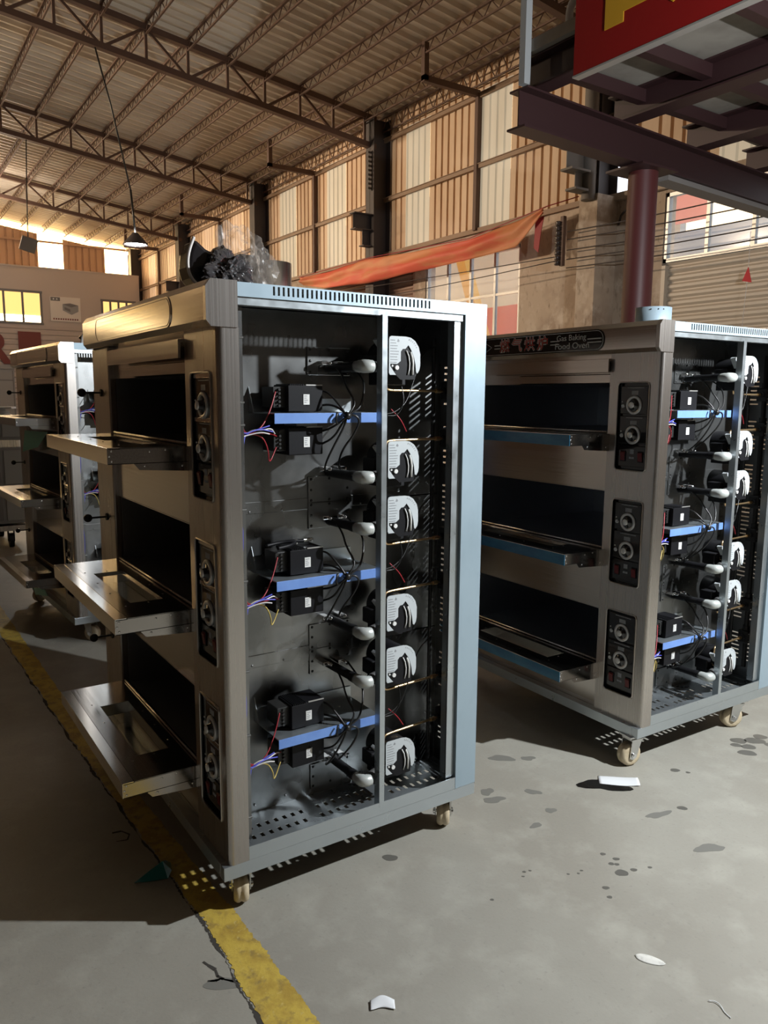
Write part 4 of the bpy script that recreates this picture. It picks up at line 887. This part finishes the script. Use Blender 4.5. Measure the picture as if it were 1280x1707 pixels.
# teal cellophane scrap
random.seed(2)
P=[(-.165,.335),(-.12,.315),(-.07,.30),(-.045,.335),(-.035,.38),(-.06,.405),(-.09,.385)]
V=[(x,y,.003) for x,y in P]+[(-.10,.345,.026),(-.07,.35,.034),(-.055,.37,.022)]
b=MB(); b._add([Vector(v) for v in V],[(0,1,7),(1,2,8),(1,8,7),(2,3,8),(3,4,9),(3,9,8),(4,5,9),(5,6,9),(6,8,9),(6,7,8),(6,0,7)]); o=b.build('cellophane_scrap',teal_sc); s=o.modifiers.new('thickness','SOLIDIFY'); s.thickness=.001
tag(o,'dark teal cellophane scrap on the floor left of the yellow line','scrap')
sheetlet('green_film',[(.14,3.80,1.262),(.15,3.06,1.280),(.145,3.38,1.172),(.13,3.86,1.115)],green_film,'green film hanging under the top door of the farthest triple-deck oven','film')
sheetlet('green_film',[(.09,3.12,.312),(.10,3.60,.215),(.10,3.52,.185),(.10,3.08,.272)],green_film,'green film hanging under the lowest door of the farthest triple-deck oven','film')
# ------------------------------------------------------------------ light
def lamp(name,kind,loc,energy,color,size=.05,rot=None,**kw):
    l=bpy.data.lights.new(name,kind); l.energy=energy; l.color=color
    if kind in('POINT','SPOT'): l.shadow_soft_size=size
    o=bpy.data.objects.new(name,l); COL.objects.link(o); o.location=loc
    if rot: o.rotation_euler=rot
    for k,v in kw.items(): setattr(l,k,v)
    return o
lamp('work_lamp','POINT',(2.63,-1.70,2.62),KEY,(.92,.97,1.0),.035)
lamp('pendant_light','SPOT',(3.35,12.0,4.03),450,(1,.97,.9),.15,(0,0,0),spot_size=R(160),spot_blend=.4)
def aim(p,q): return (Vector(q)-Vector(p)).to_track_quat('-Z','Y').to_euler()
# fill spots at the unseen left wall, added to brighten the opposite sheeting and roof
for i,yy in enumerate((14.6,19.6,24.6,28.6)):
    p=(LX+.4,yy,6.7); lamp('window_sunlight','SPOT',p,HALL,(1,.78,.56),.35,aim(p,(8.5,yy-7.0,7.1)),spot_size=R(50),spot_blend=.4)
lamp('bay_light','POINT',(2.5,23.2,6.3),110,(1,.86,.74),.25)  # added fill lamp that brightens the office wall
W=bpy.data.worlds.new('sky'); SC.world=W; W.use_nodes=True; nt=W.node_tree; bg=nt.nodes['Background']
tc=nt.nodes.new('ShaderNodeTexCoord'); sx=nt.nodes.new('ShaderNodeSeparateXYZ'); nt.links.new(tc.outputs['Generated'],sx.inputs[0])
mr=nt.nodes.new('ShaderNodeMapRange'); mr.inputs['From Min'].default_value=.2; mr.inputs['From Max'].default_value=.95; nt.links.new(sx.outputs['Y'],mr.inputs['Value'])
mx=nt.nodes.new('ShaderNodeMix'); mx.data_type='RGBA'; mx.inputs[6].default_value=(1.2,1.25,1.35,1); mx.inputs[7].default_value=(6,3.9,1.6,1); nt.links.new(mr.outputs['Result'],mx.inputs[0]); nt.links.new(mx.outputs[2],bg.inputs['Color']); bg.inputs['Strength'].default_value=SKY
# ------------------------------------------------------------------ camera
yaw,pit,rol=.98288,-.14908,.007215
F_=Vector((math.cos(yaw)*math.cos(pit),math.sin(yaw)*math.cos(pit),math.sin(pit)))
R0=F_.cross(Vector((0,0,1))).normalized(); U0=R0.cross(F_)
Rv=R0*math.cos(rol)+U0*math.sin(rol); Uv=U0*math.cos(rol)-R0*math.sin(rol)
cd=bpy.data.cameras.new('camera'); cd.sensor_fit='HORIZONTAL'; cd.sensor_width=36; cd.lens=1288.74/1280*36; cd.clip_start=.05; cd.clip_end=200
co=bpy.data.objects.new('camera',cd); COL.objects.link(co)
M=Matrix((Rv,Uv,-F_)).transposed().to_4x4(); M.translation=Vector((-.75017,-1.93236,1.51)); co.matrix_world=M
SC.camera=co
SC.view_settings.view_transform='Standard'; SC.view_settings.look='None'; SC.view_settings.gamma=1; SC.view_settings.use_curve_mapping=False
SC.view_settings.exposure=EXPO
SC.cycles.max_bounces=8; SC.cycles.diffuse_bounces=4; SC.cycles.glossy_bounces=5; SC.cycles.transmission_bounces=6; SC.cycles.transparent_max_bounces=10
SC.cycles.sample_clamp_indirect=4; SC.cycles.caustics_reflective=False; SC.cycles.caustics_refractive=False
